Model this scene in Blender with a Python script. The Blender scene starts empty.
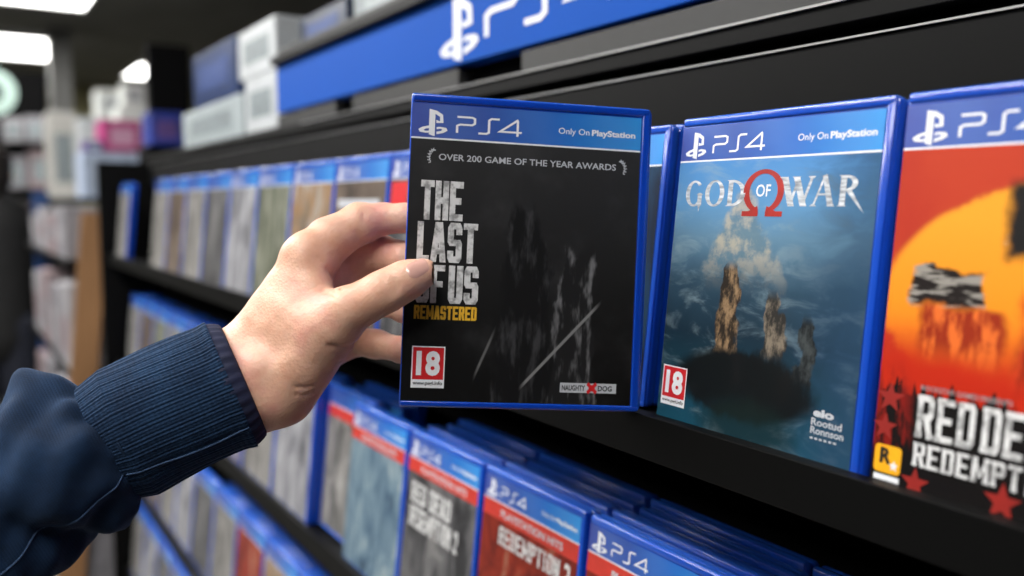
import bpy, bmesh, math, random
import numpy as np
from mathutils import Matrix, Vector, Euler

random.seed(7)
SC = bpy.context.scene
COL = SC.collection
R = math.radians

# ------------------------------------------------------------------ camera
F = 895.6
YAW, PITCH, ROLL = -1.008, -0.0938, 0.0011
CAMZ = 1.5
fw = Vector((math.sin(YAW) * math.cos(PITCH), math.cos(YAW) * math.cos(PITCH), math.sin(PITCH)))
rt = Vector((math.cos(YAW), -math.sin(YAW), 0))
dn = fw.cross(rt)
rt2 = math.cos(ROLL) * rt + math.sin(ROLL) * dn
dn2 = -math.sin(ROLL) * rt + math.cos(ROLL) * dn
CAM = Vector((0, 0, CAMZ))


def c2w(X, Y, Z):
    return CAM + rt2 * X + dn2 * Y + fw * Z


def P3(px, py, z):
    """camera-space point (x right, y down, z forward) at depth z"""
    z = z - .004
    return np.array([(px - 512) / F * z, (py - 288) / F * z, z])


def ray(px, py):
    return rt2 * ((px - 512) / F) + dn2 * ((py - 288) / F) + fw


def atY(px, py, Y):
    r = ray(px, py)
    return CAM + r * (Y / r.y)


def atX(px, py, X):
    r = ray(px, py)
    return CAM + r * (X / r.x)


cd = bpy.data.cameras.new('camera')
cam = bpy.data.objects.new('camera', cd)
COL.objects.link(cam)
cam.matrix_world = Matrix(((rt2.x, -dn2.x, -fw.x, CAM.x), (rt2.y, -dn2.y, -fw.y, CAM.y),
                           (rt2.z, -dn2.z, -fw.z, CAM.z), (0, 0, 0, 1)))
cd.sensor_width = 36
cd.lens = 36 * F / 1024
cd.clip_start = 0.02
cd.clip_end = 60
cd.dof.use_dof = True
cd.dof.focus_distance = 0.47
cd.dof.aperture_fstop = 4.0
SC.camera = cam


# ------------------------------------------------------------------ materials
def lin(h):
    h = h.lstrip('#')
    out = []
    for i in (0, 2, 4):
        c = int(h[i:i + 2], 16) / 255
        out.append(c / 12.92 if c <= .04045 else ((c + .055) / 1.055) ** 2.4)
    return tuple(out) + (1,)


class NT:
    """small node-tree helper"""

    def __init__(self, name):
        self.m = bpy.data.materials.new(name)
        self.m.use_nodes = True
        self.t = self.m.node_tree
        self.b = self.t.nodes['Principled BSDF']

    def n(self, typ, **kw):
        nd = self.t.nodes.new(typ)
        for k, v in kw.items():
            setattr(nd, k, v)
        return nd

    def put(self, sock, v):
        if isinstance(v, bpy.types.NodeSocket):
            self.t.links.new(v, sock)
        elif isinstance(v, (tuple, list)) and len(v) == 3 and sock.type == 'RGBA':
            sock.default_value = tuple(v) + (1,)
        else:
            sock.default_value = v

    def math(self, op, a, b=0.0, clamp=False):
        nd = self.n('ShaderNodeMath', operation=op, use_clamp=clamp)
        self.put(nd.inputs[0], a)
        self.put(nd.inputs[1], b)
        return nd.outputs[0]

    def mix(self, f, a, b, blend='MIX'):
        nd = self.n('ShaderNodeMix', data_type='RGBA', blend_type=blend)
        self.put(nd.inputs[0], f)
        self.put(nd.inputs[6], a)
        self.put(nd.inputs[7], b)
        return nd.outputs[2]

    def uv(self):
        c = self.n('ShaderNodeTexCoord')
        s = self.n('ShaderNodeSeparateXYZ')
        self.t.links.new(c.outputs['UV'], s.inputs[0])
        return c.outputs['UV'], s.outputs[0], s.outputs[1]

    def obj(self):
        return self.n('ShaderNodeTexCoord').outputs['Object']

    def noise(self, vec, scale, detail=3, rough=.55, dist=0.0, color=False):
        nd = self.n('ShaderNodeTexNoise')
        if vec is not None:
            self.t.links.new(vec, nd.inputs['Vector'])
        nd.inputs['Scale'].default_value = scale
        nd.inputs['Detail'].default_value = detail
        nd.inputs['Roughness'].default_value = rough
        nd.inputs['Distortion'].default_value = dist
        return nd.outputs['Color' if color else 'Fac']

    def scalevec(self, vec, s):
        nd = self.n('ShaderNodeMapping')
        self.t.links.new(vec, nd.inputs[0])
        nd.inputs['Scale'].default_value = s
        return nd.outputs[0]

    def ramp(self, f, stops):
        nd = self.n('ShaderNodeValToRGB')
        el = nd.color_ramp.elements
        while len(el) < len(stops):
            el.new(.5)
        for e, (p, c) in zip(el, stops):
            e.position = p
            e.color = c if len(c) == 4 else tuple(c) + (1,)
        self.put(nd.inputs[0], f)
        return nd.outputs[0]

    def step(self, v, lo, hi):
        nd = self.n('ShaderNodeMapRange', interpolation_type='SMOOTHSTEP')
        self.put(nd.inputs[0], v)
        nd.inputs[1].default_value = lo
        nd.inputs[2].default_value = hi
        return nd.outputs[0]

    def ell(self, u, v, cu, cv, ru, rv, soft=.2):
        a = self.math('DIVIDE', self.math('SUBTRACT', u, cu), ru)
        b = self.math('DIVIDE', self.math('SUBTRACT', v, cv), rv)
        d = self.math('SQRT', self.math('ADD', self.math('MULTIPLY', a, a), self.math('MULTIPLY', b, b)))
        return self.step(d, 1 + soft, 1 - soft)

    def bump(self, h, strength, dist):
        nd = self.n('ShaderNodeBump')
        self.put(nd.inputs['Height'], h)
        nd.inputs['Strength'].default_value = strength
        nd.inputs['Distance'].default_value = dist
        self.t.links.new(nd.outputs[0], self.b.inputs['Normal'])

    def fin(self, color, rough=.5, metal=0.0, coat=0.0, coat_rough=.08, spec=.5):
        b = self.b
        self.put(b.inputs['Base Color'], color)
        self.put(b.inputs['Roughness'], rough)
        b.inputs['Metallic'].default_value = metal
        b.inputs['Coat Weight'].default_value = coat
        b.inputs['Coat Roughness'].default_value = coat_rough
        b.inputs['Specular IOR Level'].default_value = spec
        return self.m


def plain(name, hexc, rough=.5, var=.12, scale=30, **kw):
    """single-colour surface with a slight procedural mottling"""
    t = NT(name)
    c = lin(hexc)[:3]
    nz = t.noise(t.obj(), scale, 4)
    lo = tuple(x * (1 - var) for x in c)
    hi = tuple(min(1, x * (1 + var)) for x in c)
    return t.fin(t.ramp(nz, [(.3, lo), (.7, hi)]), rough, **kw)


def emis(name, col, s):
    t = NT(name)
    t.fin(tuple(c_ * .35 for c_ in col[:3]), .5)
    t.b.inputs['Emission Color'].default_value = tuple(col[:3]) + (1,)
    t.b.inputs['Emission Strength'].default_value = s
    return t.m


M = {}
M['black'] = plain('black_panel', '#070707', .55, .1, 12, spec=.14)
M['black2'] = plain('black_lip', '#050505', .5, .1, 20, spec=.15)
M['void'] = plain('black_backing', '#060607', .8, .1, 12, spec=.1)
M['greyboard'] = plain('grey_rail', '#2b2b2b', .5, .15, 15)
M['steel'] = plain('bright_edge', '#b9b9b9', .35, .05, 40, metal=.6)
M['lampframe'] = plain('lamp_frame', '#c8c8c8', .5, .05)
M['white_ink'] = plain('white_ink', '#e4e6ea', .45, .03, 200, coat=.3)
M['silver_ink'] = plain('silver_ink', '#b9bcc2', .4, .06, 200, coat=.3)
M['black_ink'] = plain('black_ink', '#101010', .5, .03, 200, coat=.3)
M['red_ink'] = plain('red_ink', '#c81a20', .45, .04, 200, coat=.3)
M['darkred_ink'] = plain('dark_red_ink', '#8c1f18', .45, .1, 60, coat=.3)
M['omega_ink'] = plain('brush_red_ink', '#a3271f', .45, .25, 90, coat=.3)
M['gold_ink'] = plain('gold_ink', '#e0ad2e', .45, .08, 200, coat=.3)
M['yellow_ink'] = plain('yellow_ink', '#f2ab13', .45, .03, 200, coat=.3)
M['greyprint'] = plain('grey_ink', '#8f9093', .5, .1, 200)


def worn_white():
    t = NT('worn_white_ink')
    nz = t.noise(t.obj(), 170, 5, .65)
    return t.fin(t.ramp(nz, [(.38, lin('#8d8d8d')), (.52, lin('#d2d2d2')), (.75, lin('#dedede'))]), .45, coat=.3)


M['worn_white'] = worn_white()


def brushed_title():
    t = NT('brushed_steel_ink')
    nz = t.noise(t.scalevec(t.obj(), (1, 1, 6)), 90, 4)
    return t.fin(t.ramp(nz, [(.35, lin('#84888f')), (.5, lin('#b9bec4')), (.7, lin('#e8ebee'))]), .4, coat=.3)


M['brushed'] = brushed_title()


def blue_plastic():
    t = NT('blue_case_plastic')
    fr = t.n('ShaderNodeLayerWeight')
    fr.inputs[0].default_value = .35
    col = t.mix(fr.outputs['Facing'], lin('#0438a6'), lin('#3a7cf2'))  # paler blue at grazing angles paints highlights along the edges
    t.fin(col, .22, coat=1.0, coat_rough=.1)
    t.b.inputs['Subsurface Weight'].default_value = .1
    t.b.inputs['Subsurface Radius'].default_value = (.2, .4, 1)
    t.b.inputs['Subsurface Scale'].default_value = .004
    return t.m


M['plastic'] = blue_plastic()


def header_mat():
    t = NT('header_band_print')
    uv, u, v = t.uv()
    c = t.ramp(u, [(0, lin('#3d4f9e')), (.3, lin('#33519f')), (.62, lin('#1d62b8')), (1, lin('#2f8ed6'))])
    w = t.n('ShaderNodeTexWave')
    w.inputs['Scale'].default_value = .9
    w.inputs['Distortion'].default_value = 3
    t.t.links.new(uv, w.inputs[0])
    c = t.mix(t.math('MULTIPLY', w.outputs['Fac'], .18), c, lin('#5a86cc'))
    return t.fin(c, .4, coat=.8, coat_rough=.12)


M['header'] = header_mat()


def art_dark():
    """black cover: bare tree trunks in grey mist"""
    t = NT('misty_trunks_cover_print')
    uv, u, v = t.uv()
    base = t.ramp(v, [(0, lin('#0c0c0c')), (.3, lin('#121212')), (.75, lin('#232324')), (1, lin('#2a2a2b'))])
    mist = t.noise(uv, 3.2, 4)
    base = t.mix(t.math('MULTIPLY', t.step(mist, .45, .8), .35), base, lin('#4a4a4c'))
    rag = t.math('MULTIPLY', t.math('SUBTRACT', t.noise(t.scalevec(uv, (9, 3, 1)), 1.6, 5), .5), .16)
    ud = t.math('ADD', u, rag)
    bark = t.noise(t.scalevec(uv, (22, 6, 1)), 1.0, 3)

    def trunk(c0, w0, vtop, dark, light, base):
        off = t.math('ABSOLUTE', t.math('SUBTRACT', ud, c0))
        wv = t.math('ADD', w0, t.math('MULTIPLY', t.math('SUBTRACT', vtop, v), .06))
        inside = t.math('MULTIPLY', t.step(t.math('DIVIDE', off, wv), 1.1, .85), t.step(t.math('ADD', v, t.math('MULTIPLY', rag, 2)), vtop + .03, vtop - .04))
        col = t.mix(t.step(bark, .48, .72), dark, light)
        return t.mix(inside, base, col)

    c = trunk(.52, .085, .74, lin('#121213'), lin('#38383a'), base)
    c = trunk(.735, .07, .60, lin('#1c1c1d'), lin('#707072'), c)
    # fallen pale branch
    d = t.math('ABSOLUTE', t.math('SUBTRACT', v, t.math('ADD', .07, t.math('MULTIPLY', t.math('SUBTRACT', u, .52), 1.0))))
    br = t.math('MULTIPLY', t.step(d, .012, .004), t.math('MULTIPLY', t.step(u, .5, .54), t.step(u, .86, .8)))
    c = t.mix(br, c, lin('#7a7a7a'))
    d2 = t.math('ABSOLUTE', t.math('SUBTRACT', v, t.math('ADD', .1, t.math('MULTIPLY', t.math('SUBTRACT', u, .31), 2.2))))
    br2 = t.math('MULTIPLY', t.step(d2, .02, .004), t.math('MULTIPLY', t.step(u, .3, .33), t.step(u, .4, .36)))
    c = t.mix(br2, c, lin('#5f5f5f'))
    return t.fin(c, .5, coat=.3, coat_rough=.08, spec=.15)


def art_blue():
    """blue cover: mountain peak over misty water with rocks"""
    t = NT('misty_fjord_cover_print')
    uv, u, v = t.uv()
    n1 = t.noise(uv, 3.0, 5)
    n2 = t.noise(t.scalevec(uv, (2, 5, 1)), 2.4, 5, .6, .6)
    vd = t.math('ADD', v, t.math('MULTIPLY', t.math('SUBTRACT', n1, .5), .12))
    c = t.ramp(vd, [(0, lin('#17485c')), (.2, lin('#143644')), (.36, lin('#162a38')), (.55, lin('#2b4456')),
                    (.72, lin('#5d8099')), (.85, lin('#5b8fbd')), (1, lin('#4f86bf'))])
    c = t.mix(t.math('MULTIPLY', t.step(n2, .48, .75), .5), c, lin('#8fa5ae'))
    c = t.mix(t.math('MULTIPLY', t.step(t.math('ADD', u, t.math('MULTIPLY', n2, .5)), .85, 1.25), .75), c, lin('#24405a'))
    # peak
    hgt = t.math('ADD', .93, t.math('MULTIPLY', t.math('ABSOLUTE', t.math('SUBTRACT', u, .40)), -1.55))
    hgt = t.math('ADD', hgt, t.math('MULTIPLY', t.math('SUBTRACT', t.noise(uv, 9, 5), .5), .22))
    pk = t.math('MULTIPLY', t.step(t.math('SUBTRACT', hgt, v), -.02, .05), t.step(v, .50, .72))
    c = t.mix(t.math('MULTIPLY', pk, .75), c, t.mix(t.step(t.noise(uv, 9, 6, .65), .42, .62), lin('#5f7784'), lin('#b5aa93')))
    rag = t.math('MULTIPLY', t.math('SUBTRACT', t.noise(t.scalevec(uv, (8, 4, 1)), 1.8, 5), .5), .16)
    ud = t.math('ADD', u, rag)
    tex = t.noise(t.scalevec(uv, (26, 12, 1)), 1.0, 5, .65)

    def rock(c0, w0, v0, v1, d, l, c):
        off = t.math('ABSOLUTE', t.math('SUBTRACT', ud, c0))
        wv = t.math('ADD', w0, t.math('MULTIPLY', t.math('SUBTRACT', v1, v), .12))
        ins = t.math('MULTIPLY', t.step(t.math('DIVIDE', off, wv), 1.1, .85), t.math('MULTIPLY', t.step(v, v1 + .02, v1 - .03), t.step(v, v0, v0 + .05)))
        return t.mix(ins, c, t.mix(t.step(tex, .42, .66), d, l))

    c = rock(.36, .035, .26, .62, lin('#2a241f'), lin('#93785a'), c)
    c = rock(.60, .03, .28, .53, lin('#2b2a28'), lin('#7c7163'), c)
    c = rock(.76, .02, .2, .46, lin('#191c1e'), lin('#3f4445'), c)
    # dark islet and its reflection
    vd2 = t.math('ADD', v, t.math('MULTIPLY', rag, .5))
    isl = t.ell(ud, vd2, .47, .19, .36, .125, .16)
    c = t.mix(isl, c, lin('#0b1012'))
    c = t.mix(t.math('MULTIPLY', t.ell(ud, vd2, .5, .04, .24, .1, .4), .75), c, lin('#10201f'))
    return t.fin(c, .5, coat=.3, coat_rough=.08, spec=.15)


def art_red():
    """red cover: orange sun behind dark rock buttes"""
    t = NT('red_desert_cover_print')
    uv, u, v = t.uv()
    n1 = t.noise(uv, 5, 5, .6)
    nd = t.math('MULTIPLY', t.math('SUBTRACT', n1, .5), .12)
    c = t.mix(t.step(t.noise(uv, 2, 3), .4, .7), lin('#b23a22'), lin('#a82f20'))
    ud = t.math('ADD', u, nd)
    vd = t.math('ADD', v, nd)
    c = t.mix(t.ell(ud, vd, .72, .56, .74, .37, .03), c, t.ramp(v, [(.3, lin('#d9541c')), (.55, lin('#e78a1e')), (.8, lin('#e6992a'))]))
    c = t.mix(t.step(vd, .52, .34), c, lin('#b3260f'))
    tex = t.noise(t.scalevec(uv, (16, 5, 1)), 1.2, 5, .65)
    # near boulder
    b1 = t.math('MULTIPLY', t.step(t.math('ABSOLUTE', t.math('SUBTRACT', ud, .21)), .135, .115), t.math('MULTIPLY', t.step(vd, .665, .65), t.step(vd, .53, .56)))
    c = t.mix(b1, c, t.mix(t.step(t.noise(t.scalevec(uv, (5, 26, 1)), 1.2, 3, .6), .47, .57), lin('#1d1716'), lin('#8f8a83')))
    b1 = t.math('MULTIPLY', t.step(t.math('ABSOLUTE', t.math('SUBTRACT', ud, .26)), .16, .12), t.math('MULTIPLY', t.step(vd, .56, .53), t.step(vd, .36, .46)))
    c = t.mix(b1, c, t.mix(t.step(tex, .45, .6), lin('#8e2a12'), lin('#d8682a')))
    # butte
    b2 = t.math('MULTIPLY', t.step(ud, .36, .40), t.step(vd, .93, .88))
    b2 = t.math('MULTIPLY', b2, t.step(vd, .66, .70))
    c = t.mix(b2, c, t.mix(t.step(tex, .60, .66), lin('#1a1818'), lin('#cfcac2')))
    b3 = t.math('MULTIPLY', t.step(ud, .42, .47), t.step(vd, .70, .66))
    b3 = t.math('MULTIPLY', b3, t.step(vd, .3, .45))
    c = t.mix(b3, c, t.mix(t.step(tex, .46, .58), lin('#7c1c10'), lin('#c23a1c')))
    # scrub on the horizon, black foreground
    rag = t.math('MULTIPLY', t.step(t.noise(t.scalevec(uv, (22, .1, 1)), 1, 3, .7), .42, .64), .05)
    edge = t.math('SUBTRACT', t.math('SUBTRACT', .275, v), t.math('MULTIPLY', rag, -1))
    c = t.mix(t.step(edge, -.006, .006), c, lin('#0f0c0c'))
    low = t.math('MULTIPLY', t.ell(ud, vd, .03, .2, .1, .14, .3), t.step(tex, .44, .56))
    c = t.mix(low, c, lin('#7d1a14'))
    return t.fin(c, .5, coat=.3, coat_rough=.08, spec=.15)


def art_any(name, cols, sx=5, sy=2, seed=0.0):
    """a printed cover seen out of focus: upright blotches of a few inks"""
    t = NT(name)
    uv, u, v = t.uv()
    mp = t.n('ShaderNodeMapping')
    t.t.links.new(uv, mp.inputs[0])
    mp.inputs['Location'].default_value = (seed * 3.1, seed * 1.7, 0)
    mp.inputs['Scale'].default_value = (sx, sy, 1)
    nz = t.noise(mp.outputs[0], 1.0, 5, .6, .8)
    k = len(cols)
    c = t.ramp(nz, [(.28 + .44 * i / (k - 1), tuple(x * .55 for x in lin(h)[:3])) for i, h in enumerate(cols)])
    return t.fin(c, .5, coat=.3, coat_rough=.1, spec=.2)


M['art_dark'] = art_dark()
M['art_blue'] = art_blue()
M['art_red'] = art_red()


def skin_mat():
    t = NT('skin')
    o = t.obj()
    n1 = t.noise(o, 38, 4)
    n2 = t.noise(o, 160, 3)
    c = t.ramp(n1, [(.3, lin('#cf9c82')), (.5, lin('#dcae95')), (.72, lin('#d9988a'))])
    c = t.mix(t.math('MULTIPLY', t.step(n2, .5, .8), .25), c, lin('#c47f68'))
    t.fin(c, .46, spec=.4)
    b = t.b
    b.inputs['Subsurface Weight'].default_value = .2
    b.inputs['Subsurface Radius'].default_value = (1, .35, .2)
    b.inputs['Subsurface Scale'].default_value = .004
    v = t.n('ShaderNodeTexVoronoi')
    t.t.links.new(o, v.inputs['Vector'])
    v.inputs['Scale'].default_value = 620
    h = t.math('ADD', t.math('MULTIPLY', v.outputs['Distance'], .5), t.noise(o, 260, 4))
    t.bump(h, .32, .0009)
    return t.m


M['skin'] = skin_mat()
M['nail'] = plain('nail', '#d4a598', .25, .04, 80, coat=.3)


def knit(name, hexa, hexb, su, sv, strength):
    t = NT(name)
    uv, u, v = t.uv()
    a = t.math('SINE', t.math('MULTIPLY', u, su))
    b = t.math('SINE', t.math('MULTIPLY', v, sv))
    h = t.math('ADD', t.math('MULTIPLY', a, .6), t.math('MULTIPLY', b, .5))
    nz = t.noise(t.obj(), 55, 5, .6)
    f = t.math('ADD', t.math('MULTIPLY', h, .12), nz)
    c = t.ramp(f, [(.3, lin(hexa)), (.75, lin(hexb))])
    t.fin(c, .85, spec=.2)
    t.b.inputs['Sheen Weight'].default_value = .25
    t.b.inputs['Sheen Roughness'].default_value = .4
    t.b.inputs['Sheen Tint'].default_value = (.35, .5, .8, 1)
    t.bump(h, strength, .0006)
    return t.m


TAU = 2 * math.pi
M['cuff'] = knit('navy_rib_knit', '#0d2038', '#1b3654', TAU * 120, TAU * 95, .55)
M['sleeve'] = knit('navy_fleece', '#0b1b30', '#18314f', TAU * 240, TAU * 200, .25)
M['hem'] = plain('dark_navy_binding', '#131a38', .8, .2, 150)
M['seam'] = plain('navy_seam_thread', '#2f486a', .8, .15, 300)


# ------------------------------------------------------------------ object helpers
def link(name, me, mat=None, parent=None):
    o = bpy.data.objects.new(name, me)
    COL.objects.link(o)
    if mat is not None and me is not None:
        for m_ in (mat if isinstance(mat, (list, tuple)) else [mat]):
            me.materials.append(m_)
    if parent is not None:
        o.parent = parent
    return o


def thing(name, label, cat, loc=(0, 0, 0), group=None):
    o = bpy.data.objects.new(name, None)
    o.empty_display_size = .05
    COL.objects.link(o)
    o.location = loc
    tag(o, label, cat, group)
    return o


def tag(o, label=None, cat=None, group=None, kind=None):
    if label:
        o['label'] = label
    if cat:
        o['category'] = cat
    if group:
        o['group'] = group
    if kind:
        o['kind'] = kind
    return o


class MB:
    def __init__(self):
        self.bm = bmesh.new()
        self.uvl = None

    def box(self, x0, x1, y0, y1, z0, z1, bev=0.0, seg=2, mi=0):
        vs = [self.bm.verts.new((x, y, z)) for z in (z0, z1) for y in (y0, y1) for x in (x0, x1)]
        q = [(0, 2, 3, 1), (4, 5, 7, 6), (0, 1, 5, 4), (2, 6, 7, 3), (0, 4, 6, 2), (1, 3, 7, 5)]
        fs = [self.bm.faces.new([vs[i] for i in f]) for f in q]
        for f in fs:
            f.material_index = mi
        if bev > 0:
            es = list({e for f in fs for e in f.edges})
            bmesh.ops.bevel(self.bm, geom=es, offset=bev, segments=seg, profile=.5, affect='EDGES', material=-1)
        return self

    def hexa(self, p, mi=0):
        """eight corners: bottom ring of four then top ring of four"""
        vs = [self.bm.verts.new(q) for q in p]
        for f in ((3, 2, 1, 0), (4, 5, 6, 7), (0, 1, 5, 4), (1, 2, 6, 5), (2, 3, 7, 6), (3, 0, 4, 7)):
            self.bm.faces.new([vs[i] for i in f]).material_index = mi
        return self

    def rprism(self, x0, x1, z0, z1, r, y0, y1, bev, n=4, radii=None):
        """rounded rectangle in xz extruded along y with chamfered rims"""
        rr = radii or (r, r, r, r)
        prof = []
        for (cx, cz, a0), rad in zip(((x1, z1, 0), (x0, z1, 90), (x0, z0, 180), (x1, z0, 270)), rr):
            sx = -1 if a0 in (0, 270) else 1
            sz = -1 if a0 in (0, 90) else 1
            for i in range(n + 1):
                a = R(a0 + 90 * i / n)
                prof.append((cx + sx * rad + rad * math.cos(a), cz + sz * rad + rad * math.sin(a)))
        mx, mz = (x0 + x1) / 2, (z0 + z1) / 2

        def ring(ins, y):
            kx = 1 - 2 * ins / (x1 - x0)
            kz = 1 - 2 * ins / (z1 - z0)
            return [self.bm.verts.new((mx + (px - mx) * kx, y, mz + (pz - mz) * kz)) for px, pz in prof]
        rs = [ring(bev, y0), ring(bev * .3, y0 + bev * .3), ring(0, y0 + bev), ring(0, y1 - bev), ring(bev * .3, y1 - bev * .3), ring(bev, y1)]
        m = len(prof)
        self.bm.faces.new(rs[0])
        self.bm.faces.new(list(reversed(rs[-1])))
        for a, b in zip(rs, rs[1:]):
            for i in range(m):
                j = (i + 1) % m
                self.bm.faces.new((a[i], b[i], b[j], a[j]))
        return self

    def poly(self, pts, mi=0, uv=None):
        vs = [self.bm.verts.new(p) for p in pts]
        f = self.bm.faces.new(vs)
        f.material_index = mi
        if uv:
            if self.uvl is None:
                self.uvl = self.bm.loops.layers.uv.new('UVMap')
            for l, c in zip(f.loops, uv):
                l[self.uvl].uv = c
        return self

    def mesh(self, name, smooth=False, recalc=True):
        if recalc:
            bmesh.ops.recalc_face_normals(self.bm, faces=self.bm.faces)
        me = bpy.data.meshes.new(name)
        self.bm.to_mesh(me)
        self.bm.free()
        if smooth:
            me.polygons.foreach_set('use_smooth', [True] * len(me.polygons))
        return me

    def build(self, name, mat, parent=None, smooth=False):
        return link(name, self.mesh(name, smooth), mat, parent)


# ------------------------------------------------------------------ flat printed shapes (u right, v up)
class Ink:
    """polygons in the plane of a printed sheet; placed by an x/z frame at depth y"""

    def __init__(self):
        self.faces = []

    def add(self, pts):
        self.faces.append([tuple(p) for p in pts])
        return self

    def rect(self, x0, z0, x1, z1):
        return self.add([(x0, z0), (x1, z0), (x1, z1), (x0, z1)])

    def ring(self, cx, cz, ro, ri, n=40, a0=0, a1=360, ci=None):
        ci = ci or (cx, cz)
        for i in range(n):
            a, b = R(a0 + (a1 - a0) * i / n), R(a0 + (a1 - a0) * (i + 1) / n)
            self.add([(cx + ro[0] * math.cos(a), cz + ro[1] * math.sin(a)), (cx + ro[0] * math.cos(b), cz + ro[1] * math.sin(b)),
                      (ci[0] + ri[0] * math.cos(b), ci[1] + ri[1] * math.sin(b)), (ci[0] + ri[0] * math.cos(a), ci[1] + ri[1] * math.sin(a))])
        return self

    def disc(self, cx, cz, rx, rz, n=24):
        return self.add([(cx + rx * math.cos(TAU * i / n), cz + rz * math.sin(TAU * i / n)) for i in range(n)])

    def stroke(self, pts, w):
        """mitred polyline of width w"""
        P = [Vector(p) for p in pts]
        L, Rr = [], []
        for i, p in enumerate(P):
            d0 = (p - P[i - 1]).normalized() if i else None
            d1 = (P[i + 1] - p).normalized() if i < len(P) - 1 else None
            d0 = d0 or d1
            d1 = d1 or d0
            n0, n1 = Vector((-d0.y, d0.x)), Vector((-d1.y, d1.x))
            b = (n0 + n1).normalized()
            k = w / 2 / max(.35, b.dot(n0))
            L.append(p + b * k)
            Rr.append(p - b * k)
        for i in range(len(P) - 1):
            self.add([L[i], Rr[i], Rr[i + 1], L[i + 1]])
        return self

    def merge(self, other, x, z, sx, sz, shear=0.0):
        for f in other.faces:
            self.add([(x + a * sx + b * sz * shear, z + b * sz) for a, b in f])
        return self

    def build(self, name, mat, parent, y, X0=0.0, Z0=0.0, S=(1, 1)):
        mb = MB()
        for i, f in enumerate(self.faces):
            yl = y - (i % 12) * 4e-6
            mb.poly([(X0 + a * S[0], yl, Z0 + b * S[1]) for a, b in f])
        bmesh.ops.dissolve_degenerate(mb.bm, dist=1e-7, edges=mb.bm.edges)
        for f in mb.bm.faces:
            f.normal_update()
            if f.normal.y > 0:
                f.normal_flip()
        me = mb.mesh(name, recalc=False)
        return link(name, me, mat, parent)


_tc = {}


def font_ink(s, off=0.0):
    """text in the built-in face, normalised to a unit box"""
    key = (s, off)
    if key in _tc:
        return _tc[key]
    cu = bpy.data.curves.new('tmp', 'FONT')
    cu.body = s
    cu.offset = off
    cu.resolution_u = 3
    o = bpy.data.objects.new('tmp', cu)
    COL.objects.link(o)
    dg = bpy.context.evaluated_depsgraph_get()
    me = bpy.data.meshes.new_from_object(o.evaluated_get(dg))
    vs = [v.co.copy() for v in me.vertices]
    x0, x1 = min(v.x for v in vs), max(v.x for v in vs)
    z0, z1 = min(v.y for v in vs), max(v.y for v in vs)
    ik = Ink()
    for p in me.polygons:
        ik.add([((vs[i].x - x0) / (x1 - x0), (vs[i].y - z0) / (z1 - z0)) for i in p.vertices])
    bpy.data.objects.remove(o)
    bpy.data.curves.remove(cu)
    bpy.data.meshes.remove(me)
    _tc[key] = ik
    return ik


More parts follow.
